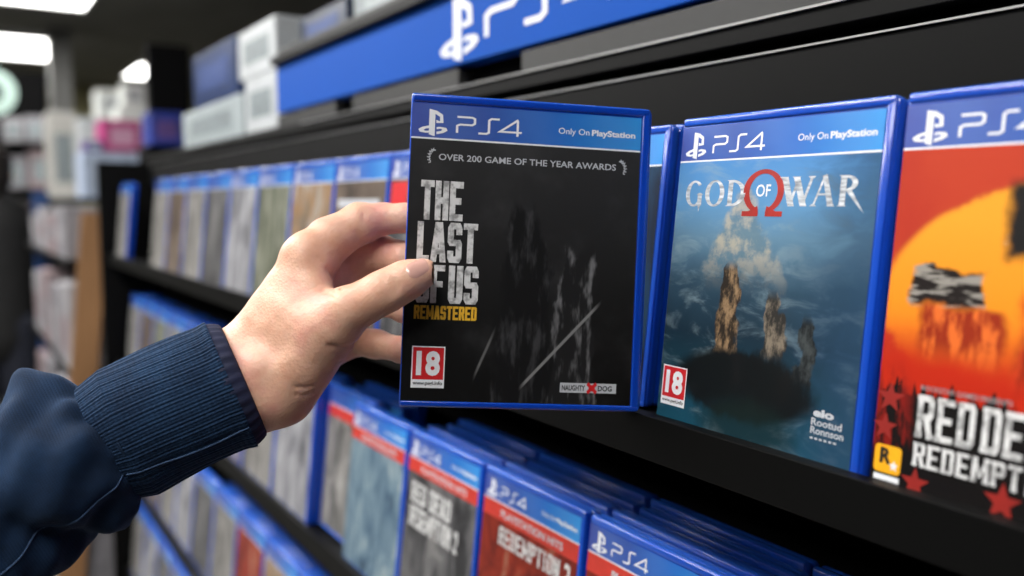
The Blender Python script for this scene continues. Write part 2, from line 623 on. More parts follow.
def block(ch, tx, tz, serif=0.0):
    """heavy condensed capital in a unit box; tx/tz = stem and bar thickness"""
    k = Ink()
    c = .16
    mid = .5

    def V(x, a=0.0, b=1.0):
        k.rect(x, a, x + tx, b)
        if serif:
            if a == 0:
                k.rect(x - serif, 0, x + tx + serif, tz * .8)
            if b == 1:
                k.rect(x - serif, 1 - tz * .8, x + tx + serif, 1)

    def Hh(z, a=0.0, b=1.0):
        k.rect(a, z, b, z + tz)

    def cor(sx, sz, z0=0.0, z1=1.0):
        # chamfered corner at right/left (sx) and top/bottom (sz)
        X = (lambda a: a) if sx < 0 else (lambda a: 1 - a)
        cz = c * .75
        Z = (lambda b: z0 + b) if sz < 0 else (lambda b: z1 - b)
        k.add([(X(0), Z(cz)), (X(c), Z(0)), (X(max(c, tx)), Z(tz)), (X(tx), Z(max(cz, tz)))])
        k.add([(X(c), Z(0)), (X(max(c, tx) + .02), Z(0)), (X(max(c, tx) + .02), Z(tz)), (X(max(c, tx)), Z(tz))])

    q = c * .75
    qq = max(q, tz)
    w = max(c, tx)
    if ch == 'T':
        V(.5 - tx / 2); Hh(1 - tz)
    elif ch == 'H':
        V(0); V(1 - tx); Hh(.5 - tz / 2)
    elif ch in 'EF':
        V(0); Hh(1 - tz); Hh(.5 - tz / 2, 0, .86)
        if ch == 'E':
            Hh(0)
    elif ch == 'L':
        V(0); Hh(0)
    elif ch == 'I':
        V(.5 - tx / 2)
    elif ch == 'A':
        for s in (0, 1):
            X = (lambda a: a) if s == 0 else (lambda a: 1 - a)
            k.add([(X(0), 0), (X(tx), 0), (X(.5 + tx * .32), 1), (X(.5 - tx * .62), 1)])
        k.rect(.25, .2, .75, .2 + tz)
    elif ch in 'OUDJ':
        V(0, q if ch != 'D' else 0, 1 - q if ch == 'O' else 1)
        V(1 - tx, q, 1 - q if ch in 'OD' else 1)
        Hh(0, w if ch != 'D' else 0, 1 - w)
        cor(1, -1)
        if ch != 'D':
            cor(-1, -1)
        if ch in 'OD':
            Hh(1 - tz, w if ch == 'O' else 0, 1 - w); cor(1, 1)
            if ch == 'O':
                cor(-1, 1)
    elif ch == 'S':
        V(0, mid, 1 - q); V(1 - tx, q, mid); Hh(mid - tz / 2, tx * .5, 1 - tx * .5)
        k.add([(0, mid + .02), (tx, mid + tz * .5), (tx * .6, mid - tz * .5), (tx * .3, mid - tz * .5)])
        k.add([(1, mid - .02), (1 - tx, mid - tz * .5), (1 - tx * .6, mid + tz * .5), (1 - tx * .3, mid + tz * .5)])
        Hh(0, w, 1 - w); Hh(1 - tz, w, 1 - w)
        cor(-1, 1); cor(1, -1); cor(1, 1); cor(-1, -1)
        V(0, q, .3); V(1 - tx, .7, 1 - q)
    elif ch in 'PR':
        V(0); Hh(1 - tz, 0, 1 - w); Hh(.42, 0, 1 - w); V(1 - tx, .42 + q, 1 - q); cor(1, 1); cor(1, -1, .42, 1)
        if ch == 'R':
            k.add([(.42, .44), (.42 + tx, .5), (1.04, 0), (1.04 - tx, 0)])
            if serif:
                k.rect(1 - tx, 0, 1.04 + serif, tz * .8)
    elif ch == 'M':
        V(0); V(1 - tx)
        k.add([(0, 1), (tx * .9, 1), (.5 + tx * .3, .2), (.5 - tx * .3, .2)])
        k.add([(1, 1), (1 - tx * .9, 1), (.5 - tx * .3, .2), (.5 + tx * .3, .2)])
    elif ch == 'N':
        V(0); V(1 - tx); k.add([(0, 1), (tx, 1), (1, 0), (1 - tx, 0)])
    elif ch == '2':
        V(1 - tx, .5, 1 - q); Hh(1 - tz, w, 1 - w); cor(1, 1); cor(-1, 1); V(0, .72, 1 - q); Hh(0)
        k.add([(1, .52), (1 - tx, .52), (0, tz), (tx, tz)])
    return k


def word(s, tx, tz, widths=None, gap=.18, serif=0.0):
    """row of block capitals, total width 1, height 1"""
    ws = [(widths or {}).get(c, 1.0) for c in s]
    tot = sum(ws) + gap * (len(s) - 1)
    k = Ink()
    x = 0.0
    for c, w in zip(s, ws):
        if c != ' ':
            k.merge(block(c, tx / w, tz, serif), x / tot, 0, w / tot, 1)
        x += w + gap
    return k


def serif_title(s):
    """roman capitals with thick and thin strokes"""
    out = Ink()
    x = 0.0
    for ch in s:
        k = Ink()
        w = {'G': .95, 'O': 1.0, 'D': .95, 'W': 1.35, 'A': 1.0, 'R': 1.0}[ch]

        def sf(cx, z, ww=.2):
            k.add([(cx - ww, z), (cx + ww, z), (cx + .06, z + (.07 if z < .5 else -.07)), (cx - .06, z + (.07 if z < .5 else -.07))])
        if ch == 'O':
            k.ring(.5, .5, (.5, .52), (.27, .44), 36)
        elif ch == 'G':
            k.ring(.5, .5, (.5, .52), (.27, .44), 30, 42, 335)
            k.rect(.70, .02, .93, .45)
            sf(.81, .45, .2)
            k.add([(.72, .1), (.9, .1), (.8, -.25)])
        elif ch == 'D':
            k.rect(.09, 0, .33, 1)
            sf(.2, 0); sf(.2, 1)
            k.ring(.3, .5, (.7, .5), (.45, .41), 24, -90, 90)
        elif ch == 'W':
            for a, b, t in ((.0, .28, .22), (.30, .55, .09), (.40, .70, .22), (.72, 1.0, .09)):
                up = t > .1
                k.add([(a, 1 if up else 0), (a + t, 1 if up else 0), (b + t, 0 if up else 1), (b, 0 if up else 1)])
            sf(.08, 1, .15); sf(.5, 1, .13); sf(1.03, 1, .13)
        elif ch == 'A':
            k.add([(.04, 0), (.12, 0), (.55, 1), (.46, 1)])
            k.add([(.71, 0), (.97, 0), (.59, 1.05), (.40, 1.0)])
            k.add([(.3, .42), (.72, .42), (.8, .36), (.26, .36)])
            sf(.08, 0, .16); sf(.84, 0, .18)
        elif ch == 'R':
            k.rect(.09, 0, .33, 1)
            sf(.2, 0); sf(.2, 1)
            k.ring(.3, .74, (.5, .26), (.28, .18), 20, -90, 90)
            k.add([(.34, .5), (.58, .5), (1.14, -.22), (.95, -.06)])
        out.merge(k, x, 0, w / max(1, 1), 1)
        x += w * 1.0 + .1
    sc = 1 / (x - .1)
    o2 = Ink()
    o2.merge(out, 0, 0, sc, 1)
    return o2


def ps_logo():
    """upright P with a lying S swoosh, unit box"""
    k = Ink()
    k.add([(.36, .04), (.56, -.02), (.56, .80), (.36, 1.0)])           # stem
    k.add([(.36, 1.0), (.36, .88), (.60, .80), (.62, .94)])
    k.add([(.60, .80), (.72, .72), (.82, .80), (.62, .94)])
    k.add([(.72, .72), (.72, .55), (.84, .50), (.82, .80)])
    k.add([(.72, .55), (.60, .60), (.60, .48), (.84, .50)])
    for s in (1, -1):                                                # swoosh halves
        pts_o = [(.5 + s * x, .22 + s * z) for x, z in ((-.12, .16), (-.36, .09), (-.49, .0), (-.44, -.1), (-.24, -.13), (-.12, -.11))]
        pts_i = [(.5 + s * x, .22 + s * z) for x, z in ((-.12, .06), (-.24, .03), (-.31, -.01), (-.28, -.05), (-.2, -.05), (-.12, -.03))]
        for i in range(5):
            k.add([pts_o[i], pts_o[i + 1], pts_i[i + 1], pts_i[i]])
    return k


def ps4_word(w=.10):
    """thin angular letters P S 4 in a box 3.35 x 1"""
    k = Ink()
    k.stroke([(.05, .95), (.80, .95), (.93, .88), (.93, .60), (.80, .50), (.20, .50), (.06, .42), (.06, 0)], w)
    k.stroke([(1.12, .05), (1.52, .05), (1.64, .13), (1.64, .85), (1.76, .95), (2.16, .95)], w)
    k.stroke([(3.3, .24), (2.2, .24), (3.05, .95), (3.08, .90), (3.08, 0)], w)
    return k


# ------------------------------------------------------------------ game cases
W, H, T = .135, .171, .014
LEAN = .107
SH = (.0005, W - .0062, .0036, H - .0056)        # sheet x0 x1 z0 z1
HB = .855 * H                                     # header line


def shell_mesh():
    b = MB()
    b.rprism(0, W, 0, H, .0026, .0009, .0066, .0009, radii=(.0035, .0012, .0012, .0035))
    b.rprism(.0002, W - .0006, .0004, H - .0004, .0026, .0072, T, .0012, radii=(.0035, .0012, .0012, .0035))
    b.rprism(.001, W - .0018, .0014, H - .0014, .002, .006, .0080, .0003)
    # raised rim: top, bottom, opening edge, thin hinge edge
    b.box(.0006, W - .0012, -.0001, .0022, H - .0048, H - .0004, .0011, 4)
    b.box(.0006, W - .0012, -.0001, .0022, .0004, .0034, .0009, 4)
    b.box(W - .0056, W - .0010, -.0001, .0022, .002, H - .002, .0011, 4)
    me = b.mesh('case_shell', smooth=True)
    me.set_sharp_from_angle(angle=R(50))
    return me


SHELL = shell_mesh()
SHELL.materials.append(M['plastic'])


def sheet_mesh(art, band=None, hb=HB):
    """printed insert: header strip, white line, optional band, picture"""
    x0, x1, z0, z1 = SH
    b = MB()
    y = .0005
    mats = [M['header'], art, M['white_ink']]
    ln = .0009

    def q(za, zb, mi):
        b.poly([(x0, y, za), (x1, y, za), (x1, y, zb), (x0, y, zb)], mi, [(0, 0), (1, 0), (1, 1), (0, 1)])
    q(hb + ln, z1, 0)
    q(hb, hb + ln, 2)
    zb = hb
    if band is not None:
        mats.append(band)
        q(hb - .013, hb, 3)
        zb = hb - .013
    q(z0, zb, 1)
    for f in b.bm.faces:
        f.normal_update()
        if f.normal.y > 0:
            f.normal_flip()
    me = b.mesh('cover_sheet', recalc=False)
    for m_ in mats:
        me.materials.append(m_)
    return me


def game_case(mw, sheet, label, group=None):
    o = thing('game_case', label, 'game case', (0, 0, 0), group)
    o.matrix_world = mw
    link('case_shell', SHELL, None, o)
    s = link('cover_sheet', sheet, None, o)
    return o, s


def shelf_frame(x, y, z, lean=LEAN, yaw=0.0):
    return Matrix.Translation((x, y, z)) @ Matrix.Rotation(yaw, 4, 'Z') @ Matrix.Rotation(-lean, 4, 'X')


YI = .00038           # ink layer, in front of the sheet
YJ = .00026


def ink_on(sheet, name, ik, mat, u, v, w, h, y=YI, label=None):
    """place unit-box ink at fraction u,v of the case front, size w,h fractions"""
    o = ik.build(name, mat, sheet, y, u * W, v * H, (w * W, h * H))
    if label:
        o['label'] = label
    return o


PSL = ps_logo()
PS4 = ps4_word(.115)


def platform_print(s, strength=1, only=True):
    k = Ink()
    k.merge(PSL, .03 * W, .866 * H, .12 * W, .085 * H)
    k.merge(PS4, .182 * W, .880 * H, .082 * W, .054 * H)
    o = k.build('platform_logo', M['white_ink'], s, YI)
    if only:
        k = Ink()
        k.merge(font_ink('Only On', .004), .605 * W, .893 * H, .13 * W, .026 * H)
        k.merge(font_ink('PlayStation', .03), .745 * W, .893 * H, .185 * W, .026 * H)
        k.build('exclusive_line', M['white_ink'], s, YI)
    return o


def rating(s, u, v, w, h):
    r = Ink().rect(0, .2, 1, 1).build('age_rating_label', M['red_ink'], s, .00044, u * W, v * H, (w * W, h * H))
    r['label'] = 'red age rating square with white eighteen'
    fr = Ink()
    fr.rect(0, 0, 1, .2).rect(0, .97, 1, 1).rect(0, .2, .035, 1).rect(.965, .2, 1, 1)
    n = font_ink('18', .045)
    fr.merge(n, .14, .29, .72, .60)
    fr.build('rating_numerals', M['white_ink'], s, YI, u * W, v * H, (w * W, h * H))
    k = Ink()
    k.merge(font_ink('www.pegi.info', .02), .06, .045, .88, .12)
    k.build('rating_web_line', M['black_ink'], s, YJ, u * W, v * H, (w * W, h * H))


# --- the case in the hand
axes = Matrix(((.4148, -.9081, -.0572), (.9082, .4094, .0871), (-.0557, -.0881, .9945)))
mw = axes.to_4x4()
mw.translation = Vector((-.44, .205, CAMZ - .1098)) - ray(522, 256).normalized() * .004
held, s = game_case(mw, sheet_mesh(M['art_dark']), 'blue-rimmed game case with a black cover, held up between thumb and fingers')
platform_print(s)
k = Ink()
k.merge(word('THE', .43, .17, gap=.09), .052, .598, .172, .126)
k.merge(word('LAST', .42, .16, {'L': .85, 'A': 1.1}, .09), .045, .464, .244, .128)
k.merge(word('OF', .43, .16, gap=.09), .045, .333, .118, .122)
k.merge(word('US', .43, .16, gap=.09), .178, .333, .122, .122)
ink_on(s, 'title_lettering', k, M['worn_white'], 0, 0, 1, 1, label='large worn white capitals')
k = Ink()
k.merge(word('REMASTERED', .4, .18, {'M': 1.3}, .1), .044, .281, .254, .044)
ink_on(s, 'subtitle_lettering', k, M['gold_ink'], 0, 0, 1, 1, label='golden yellow capitals under the title')
k = Ink()
k.merge(font_ink('OVER 200 GAME OF THE YEAR AWARDS', .012), .118, .790, .735, .0205)
ink_on(s, 'award_line', k, M['silver_ink'], 0, 0, 1, 1)
for side in (-1, 1):
    k = Ink()
    for i in range(7):
        a = R(100 + i * 22)
        px, pz = .5 + .42 * math.cos(a), .5 + .46 * math.sin(a)
        k.stroke([(px, pz), (px - .26 * math.cos(a + .9), pz - .12 * math.sin(a + .9))], .07)
        k.stroke([(px, pz), (px + .2 * math.cos(a - .5), pz + .1 * math.sin(a - .5))], .06)
        if i:
            k.stroke([(px, pz), pp], .05)
        pp = (px, pz)
    kk = Ink().merge(k, .075 if side < 0 else .895, .775, .045 * -side, .05)
    ink_on(s, 'laurel_branch', kk, M['silver_ink'], 0, 0, 1, 1)
rating(s, .043, .062, .134, .133)
b = Ink().rect(.655, .059, .893, .0905)
ink_on(s, 'studio_logo', b, M['silver_ink'], 0, 0, 1, 1, .00044)
k = Ink()
k.merge(font_ink('NAUGHTY', .03), .663, .0655, .098, .018)
k.merge(font_ink('DOG', .03), .815, .0655, .06, .018)
ink_on(s, 'studio_lettering', k, M['black_ink'], 0, 0, 1, 1, YI)
k = Ink()
k.stroke([(.770, .060), (.808, .090)], .012).stroke([(.808, .060), (.770, .090)], .012)
k.disc(.789, .075, .013, .010)
ink_on(s, 'studio_paw', k, M['red_ink'], 0, 0, 1, 1, YJ, label='small red crossed mark')

# --- blue cover case to the right of it
GX, GY, GZ = -.3785, .3342, CAMZ - .1227
blue_case, s = game_case(shelf_frame(GX, GY, GZ), sheet_mesh(M['art_blue']), 'upright blue game case with a misty blue cover and a red ring in its title')
platform_print(s)
for wd0, a in (('GOD', (.055, .714, .325, .080)), ('WAR', (.55, .714, .345, .084))):
    ink_on(s, 'title_word', Ink().merge(serif_title(wd0), *a), M['brushed'], 0, 0, 1, 1, label='brushed steel roman capitals')
k = Ink()
k.ring(.467, .757, (.098, .066), (.068, .053), 44, -62, 242)
k.rect(.37, .684, .45, .699).rect(.485, .684, .565, .699)
k.add([(.40, .699), (.45, .699), (.445, .715), (.42, .705)])
k.add([(.485, .699), (.535, .699), (.515, .705), (.49, .715)])
ink_on(s, 'title_emblem', k, M['omega_ink'], 0, 0, 1, 1, label='brush-red open ring with two feet')
k = Ink().merge(font_ink('OF', .01), .432, .742, .07, .036)
ink_on(s, 'title_small_word', k, M['white_ink'], 0, 0, 1, 1)
rating(s, .022, .066, .14, .128)
k = Ink()
k.merge(font_ink('eio', .05), .79, .142, .085, .022)
k.merge(font_ink('Rootud', .02), .785, .118, .125, .02)
k.merge(font_ink('Ronnson', .02), .785, .095, .135, .02)
k.merge(font_ink('......', .02), .785, .08, .11, .006)
ink_on(s, 'studio_lettering', k, M['silver_ink'], 0, 0, 1, 1)

# --- red cover case at the right edge
red_case, s = game_case(shelf_frame(GX + .1388, GY, GZ), sheet_mesh(M['art_red']), 'upright game case with a red and orange desert cover at the right edge')
platform_print(s, only=False)
k = Ink()
k.merge(word('RED', .34, .15, gap=.2, serif=.05), .146, .152, .185, .105)
k.merge(word('DEAD', .34, .15, gap=.2, serif=.05), .352, .152, .25, .105)
k.merge(word('REDEMPTION', .34, .16, {'M': 1.3, 'I': .6}, .2, .05), .146, .082, .456, .058)
ink_on(s, 'title_lettering', k, M['worn_white'], 0, 0, 1, 1, label='worn white slab capitals')
k = Ink().merge(font_ink('ROCKSTAR GAMES PRESENTS', .01), .15, .268, .28, .012)
ink_on(s, 'presenter_line', k, M['greyprint'], 0, 0, 1, 1)
b = Ink()
for a0, cx, cz in ((0, .094, .104), (90, .028, .104), (180, .028, .056), (270, .094, .056)):
    b.add([(cx, cz)] + [(cx + .014 * math.cos(R(a0 + 15 * i)), cz + .011 * math.sin(R(a0 + 15 * i))) for i in range(7)])
b.rect(.014, .056, .108, .104).rect(.028, .045, .094, .115)
ink_on(s, 'publisher_badge', b, M['yellow_ink'], 0, 0, 1, 1, .00044, label='yellow rounded square badge')
k = Ink()
k.merge(font_ink('R', .05), .033, .068, .042, .04)
ink_on(s, 'badge_letter', k, M['black_ink'], 0, 0, 1, 1, YI)


def star(cx, cz, r, asp=W / H):
    pts = []
    for i in range(10):
        a = R(90 + 36 * i)
        rr = r if i % 2 == 0 else r * .42
        pts.append((cx + rr * math.cos(a), cz + rr * asp * math.sin(a)))
    ik = Ink()
    for i in range(0, 10, 2):
        ik.add([(cx, cz), pts[i - 1], pts[i], pts[(i + 1) % 10]])
    return ik


k = star(.085, .066, .018)
k.rect(.018, .026, .108, .040)
ink_on(s, 'badge_star', k, M['white_ink'], 0, 0, 1, 1, YJ)
for u_, v_, r_ in ((.16, .040, .05), (.43, .052, .058), (.05, .235, .05), (.04, .16, .045), (.7, .04, .05), (.56, .035, .035)):
    ink_on(s, 'printed_star', star(u_, v_, r_), M['darkred_ink'], 0, 0, 1, 1)

# --- generic cover designs
PAL = {
    'pale grey': ['#3c3a3a', '#7d7b79', '#b9b6b2', '#d6d3cf'],
    'brown': ['#2e2826', '#5f5148', '#8c7a6c', '#b0a8a0'],
    'silver': ['#4a4a50', '#8b8b92', '#c4c4ca', '#e0e0e2'],
    'grey-green': ['#30342c', '#6c7060', '#9fa28f', '#bfc2b8'],
    'orange-grey': ['#4a4340', '#8a857c', '#b58a5c', '#c9c4bc', '#8f8a84'],
    'dark grey': ['#1e1e20', '#4b4b4e', '#7d7c7e', '#a8a6a4'],
    'red and black': ['#1c1413', '#7a1f18', '#b33025', '#d9b8a8'],
    'sky blue': ['#3b4a58', '#5f7d97', '#93aebd', '#c9d4d4'],
    'violet grey': ['#2f2b38', '#66607a', '#9c96ac', '#cfcad6'],
    'rust red': ['#3a1512', '#8e2a1e', '#bb4128', '#cfa98c'],
}
SHEETS = {}
for i, (nm, cols) in enumerate(PAL.items()):
    SHEETS[nm] = sheet_mesh(art_any(nm.replace(' ', '_') + '_cover_print', cols, 5, 1.8, i * 1.37))
RB = plain('red_band_print', '#c23428', .45, .1, 80, coat=.6)
DEEP = sheet_mesh(art_any('deep_blue_cover_print', ['#081426', '#0f2c4c', '#164a70', '#0b1e38'], 4, 1.5, 2.2))
SHEETS_RED = {nm: sheet_mesh(art_any(nm.replace(' ', '_') + '_budget_print', PAL[nm], 5, 2, 9 + i), RB)
              for i, nm in enumerate(('sky blue', 'dark grey', 'rust red', 'pale grey', 'brown'))}

ORD = ['first', 'second', 'third', 'fourth', 'fifth', 'sixth', 'seventh', 'eighth', 'ninth', 'tenth', 'eleventh',
       'twelfth', 'thirteenth', 'fourteenth', 'fifteenth', 'sixteenth', 'seventeenth']
XEND = -2.315
YROW, YROWB = .3342, .3428
ZA, ZB, ZC, ZD = CAMZ - .1227, CAMZ - .3804, CAMZ - .638, CAMZ - .896
names = list(PAL)

# stack left in the slot behind the held case: two cases whose right edges still show
for i, (pxr, yy) in enumerate(((672, .3505), (684.5, .368))):
    xr = atY(pxr, 115, yy + .018).x
    game_case(shelf_frame(xr - W, yy, ZA + .0016 * i), DEEP,
              ('blue game case mostly hidden behind the held case, its right rim showing',
               'blue game case showing a narrow rim beside the misty blue one')[i])

# top row to the left of the held case
x = -.765
slots_a = []
while x > XEND:
    slots_a.append(x)
    x -= .1372
seq_a = ['dark grey', 'brown', 'orange-grey', 'grey-green', 'silver', 'dark grey', 'pale grey', 'brown', 'pale grey', 'silver', 'grey-green', 'pale grey', 'silver']
skip_a = [i for i, x in enumerate(slots_a) if -2.08 < x + W / 2 < -1.93]
n = 0
for i, x in enumerate(slots_a):
    if i in skip_a:
        continue
    c = seq_a[i % len(seq_a)]
    n += 1
    o, s = game_case(shelf_frame(x, YROW, ZA), SHEETS[c],
                     'game case with %s cover, %s left of the held case, top row' % (c, ORD[n - 1]),
                     'game cases on the top row')
    if i < 5:
        platform_print(s, only=False)
    if i == 0:
        k = Ink().rect(.03, .70, .28, .84)
        ink_on(s, 'red_sticker', k, M['red_ink'], 0, 0, 1, 1, YI, label='red square print in the corner')
    if i == 1:
        k = Ink().rect(.08, .70, .85, .75)
        ink_on(s, 'title_strip', k, M['silver_ink'], 0, 0, 1, 1, YI)

# second row
xs_b = [-.75 + .1388 * k_ for k_ in (3, 2, 1, 0, -1)]
x_b2 = atY(331, 388, YROWB + .033).x
seq_b = [('dark grey', 1), ('rust red', 1), ('rust red', 1), ('dark grey', 1), ('sky blue', 1)]
lab_b = ['rightmost game case of the second row, mostly below the lower picture edge',
         'game case right of the bright red one, cut off below its header',
         'game case with bright red cover and white title, below the held case',
         'game case with dark cover and two-line pale title under a red band',
         'game case with sky-blue cover and red band, below the fingers']
front_b = []
for i, x in enumerate(xs_b):
    c, r_ = seq_b[i]
    o, s = game_case(shelf_frame(x, YROWB, ZB), SHEETS_RED[c], lab_b[i], 'game cases on the second row')
    platform_print(s)
    k = Ink().merge(font_ink('PLAYSTATION HITS', .03), .2, .795, .62, .034)
    ink_on(s, 'budget_line', k, M['silver_ink'], 0, 0, 1, 1)
    k = Ink()
    wd = {'M': 1.3, 'I': .6, '2': .9, ' ': .5}
    if i == 2:
        k.merge(word('REDEMPTION 2', .36, .17, wd, .16, .03), .2, .67, .7, .085)
        ink_on(s, 'title_lettering', k, M['worn_white'], 0, 0, 1, 1)
    elif i == 3:
        k.merge(word('RED DEAD', .36, .16, wd, .18, .03), .08, .62, .56, .11)
        k.merge(word('REDEMPTION 2', .36, .17, wd, .16, .03), .08, .49, .68, .11)
        ink_on(s, 'title_lettering', k, M['worn_white'], 0, 0, 1, 1)
    front_b.append((x, YROWB))
o, s = game_case(shelf_frame(x_b2, YROWB + .015, ZB + .0016), SHEETS_RED['pale grey'],
                 'game case with pale cover and red band, half behind the sky-blue one', 'game cases on the second row')
front_b.append((x_b2, YROWB + .015))
x = x_b2 - W - .004
n = 0
seq_b2 = ['silver', 'pale grey', 'violet grey', 'brown', 'silver', 'pale grey', 'grey-green', 'brown', 'pale grey', 'silver']
while x > XEND:
    c = seq_b2[n % len(seq_b2)]
    o, s = game_case(shelf_frame(x, YROWB, ZB), SHEETS[c],
                     'game case with %s cover, second row, %s left of the red-banded pale one' % (c, ORD[n]),
                     'game cases on the second row')
    front_b.append((x, YROWB))
    x -= .1385
    n += 1
# cases stacked behind the second row
for i, (x, y0) in enumerate(front_b):
    if i == 4:
        continue
    for j in range(1, 4 if i < 4 else 3):
        dx = (0, .004, .014, .008)[j] if i < 4 else (.030 if i == 5 else .001)
        game_case(shelf_frame(x + dx, y0 + .0152 * j, ZB + .0016 * j), SHEETS[names[(i * 3 + j) % len(names)]],
                  'blue game case %s behind the front, %s stack from the right, second row' % (ORD[j - 1], ORD[i]),
                  'cases stacked behind the second row')
# third and fourth rows
for z, xr, cnt, rname, seq in ((ZC, -.95, 10, 'third', ['rust red', 'orange-grey', 'rust red', 'pale grey', 'dark grey', 'silver', 'pale grey', 'brown', 'silver', 'pale grey']),
                               (ZD, -1.2, 8, 'bottom', ['pale grey', 'dark grey', 'silver', 'brown', 'pale grey', 'dark grey', 'silver', 'pale grey'])):
    x = xr - W
    n = 0
    while x > XEND:
        c = seq[n % len(seq)]
        game_case(shelf_frame(x, YROWB, z), SHEETS[c],
                  'game case with %s cover on the %s row, %s from the right' % (c, rname, ORD[n]), 'game cases on the %s row' % rname)
        if rname == 'third' and n < 4:
            for j in (1, 2):
                game_case(shelf_frame(x + .002 * j, YROWB + .0152 * j, z + .0016 * j), SHEETS[names[(n + j) % len(names)]],
                          'blue game case %s behind the front, %s stack from the right, third row' % (ORD[j - 1], ORD[n]),
                          'cases stacked behind the third row')
        x -= .1385
        n += 1

# ------------------------------------------------------------------ shelving
unit = thing('shelving_unit', 'black metal shelving unit holding the rows of game cases', 'shelf', (-1.02, .45, 0))


def bx(name, mat, x0, x1, y0, y1, z0, z1, bev=0.0, parent=None, label=None):
    """world-space box; parented objects are offset to the parent's place"""
    L = parent
    off = Vector((0, 0, 0))
    while L is not None:
        off += Vector(L.location)
        L = L.parent
    o = MB().box(x0 - off.x, x1 - off.x, y0 - off.y, y1 - off.y, z0 - off.z, z1 - off.z, bev).build(name, mat, parent)
    if label:
        o['label'] = label
    return o


XL, XR = -2.33, .28
C = CAMZ
bx('back_panel', M['void'], XL, XR, .452, .47, .02, C + .05, parent=unit)
bx('upper_panel', M['black'], XL, XR, .428, .47, C + .046, C + .0905, .001, unit)
bx('lit_panel_edge', M['steel'], XL, XR, .4262, .4300, C + .0905, C + .0916, 0, unit, 'thin bright strip standing in for the lit top edge')  # pale strip paints in the panel's top edge catching light
bx('groove_backing', M['void'], XL, XR, .455, .47, C + .0905, C + .1010, 0, unit)
bx('middle_board', M['black'], XL, XR, .4285, .47, C + .1000, C + .1118, .0006, unit)
bx('board_trim', M['steel'], atY(300, 130, .426).x, XR, .4262, .4300, C + .1118, C + .1132, 0, unit, 'thin bright strip standing in for the lit top edge')
bx('end_panel', M['black2'], XL - .018, XL, .31, .48, 0, C + .10, .001, unit)
x_s = atY(278, 90, .43).x
for a, b_ in ((278, 336), (353, 459), (522, None)):
    bx('price_rail', M['greyboard'], atY(a, 105, .432).x, XR if b_ is None else atY(b_, 100, .432).x, .4315, .45, C + .1132, C + .1315, .0006, unit,
       'mid-grey rail segment')
bx('rail_backing', M['void'], x_s, XR, .45, .47, C + .1118, C + .1345, 0, unit)
for z, y_ in ((ZA, YROW), (ZB, YROWB), (ZC, YROWB), (ZD, YROWB)):
    t = bx('shelf', M['black2'], XL, XR, y_ - .003, .452, z - .022, z - .0018, .0008, unit)
    bx('front_lip', M['black2'], XL, XR, y_ - .0085, y_ - .0004, z - .0205, z + .0046, .0005, t)
bx('base_plinth', M['black2'], XL, XR, .335, .46, 0, .12, .002, unit)

# sign
sgn = thing('header_sign', 'long blue header sign with a white console logo above the shelves', 'sign', (x_s, .43, C + .135))
bx('sign_panel', plain('sign_blue', '#004aa6', .65, .04, 4, spec=.15), x_s, XR, .4285, .4498, C + .1347, C + .2045, .0008, sgn)
bx('top_rail', M['black2'], x_s - .004, XR, .420, .4498, C + .2045, C + .2160, .001, sgn)
bx('upper_rail', M['greyboard'], x_s - .004, XR, .432, .4498, C + .2160, C + .227, .001, sgn)
k = Ink()
p0, p1 = atY(440, 62, .428), atY(480, 30, .428)
xa = p0.x
k.merge(PSL, 0, 0, .078, .060)
k.merge(ps4_word(.125), .088, .014, .060, .044)
k.build('sign_logo', M['white_ink'], sgn, .428 - .43, xa - x_s, .0035, (1, 1))

# boxes on the ledge left of the sign and on top of it
W1 = plain('white_carton', '#b4b8bb', .5, .08, 25)
W2 = plain('grey_white_carton', '#98a1a4', .5, .12, 25)
W3 = plain('navy_carton', '#0f2a58', .4, .25, 20)
W4 = plain('dark_navy_carton', '#132440', .4, .25, 20)
GR = plain('grey_print', '#7b8487', .5, .3, 60)
BL = plain('blue_print', '#133672', .5, .3, 60)


def carton(px0, px1, py0, py1, Y, dep, mat, pmat, label, zbase=None, group=None, name='product_box'):
    a, b_ = atY(px0, py1, Y), atY(px1, py1, Y)
    pm = (px0 + px1) / 2
    z1 = atY(pm, py0, Y).z
    z0 = zbase if zbase is not None else atY(pm, py1, Y).z
    x0, x1 = a.x, b_.x
    o = thing(name, label, 'box', ((x0 + x1) / 2, Y + dep / 2, z0), group)
    bx('carton', mat, x0, x1, Y, Y + dep, z0, z1, .002, o)
    w, h = x1 - x0, z1 - z0
    bx('printed_panel', pmat, x0 + w * .16, x1 - w * .16, Y - .0006, Y + .001, z0 + h * .28, z0 + h * .74, 0, o)
    bx('tuck_flap', mat, x0 + w * .05, x1 - w * .05, Y + .01, Y + dep - .01, z1, z1 + .0012, 0, o)
    return z0, z1


bx('ledge', M['black'], XL, x_s, .43, .72, C + .100, C + .1165, .001, unit)
_, zt = carton(246, 277, 74, 121, .45, .2, W1, GR, 'white box at the left end of the blue sign', C + .1167)
carton(239, 276, 24, 74, .45, .2, W1, GR, 'white box on top of the white box at the left end of the sign', zt + .0014)
_, zt = carton(184, 244, 103, 152, .45, .24, W2, GR, 'large pale grey box on the ledge left of the sign', C + .1167)
carton(194, 237, 46, 103, .45, .2, W3, BL, 'dark blue box on top of the large pale grey box', zt + .0014)
bx('top_board', M['black'], x_s + .012, XR, .4705, .80, C + .200, C + .2275, .001, unit)
carton(301, 347, 8, 60, .474, .2, W4, BL, 'dark navy box standing on top of the sign near its left end', C + .2279)
carton(354, 440, -30, 25, .474, .2, GR, W2, 'grey box on top of the sign, cut off by the upper edge', C + .2279)

# ------------------------------------------------------------------ room
def struct(name, mat, *a, bev=0.0):
    o = bx(name, mat, *a, bev)
    o['kind'] = 'structure'
    return o


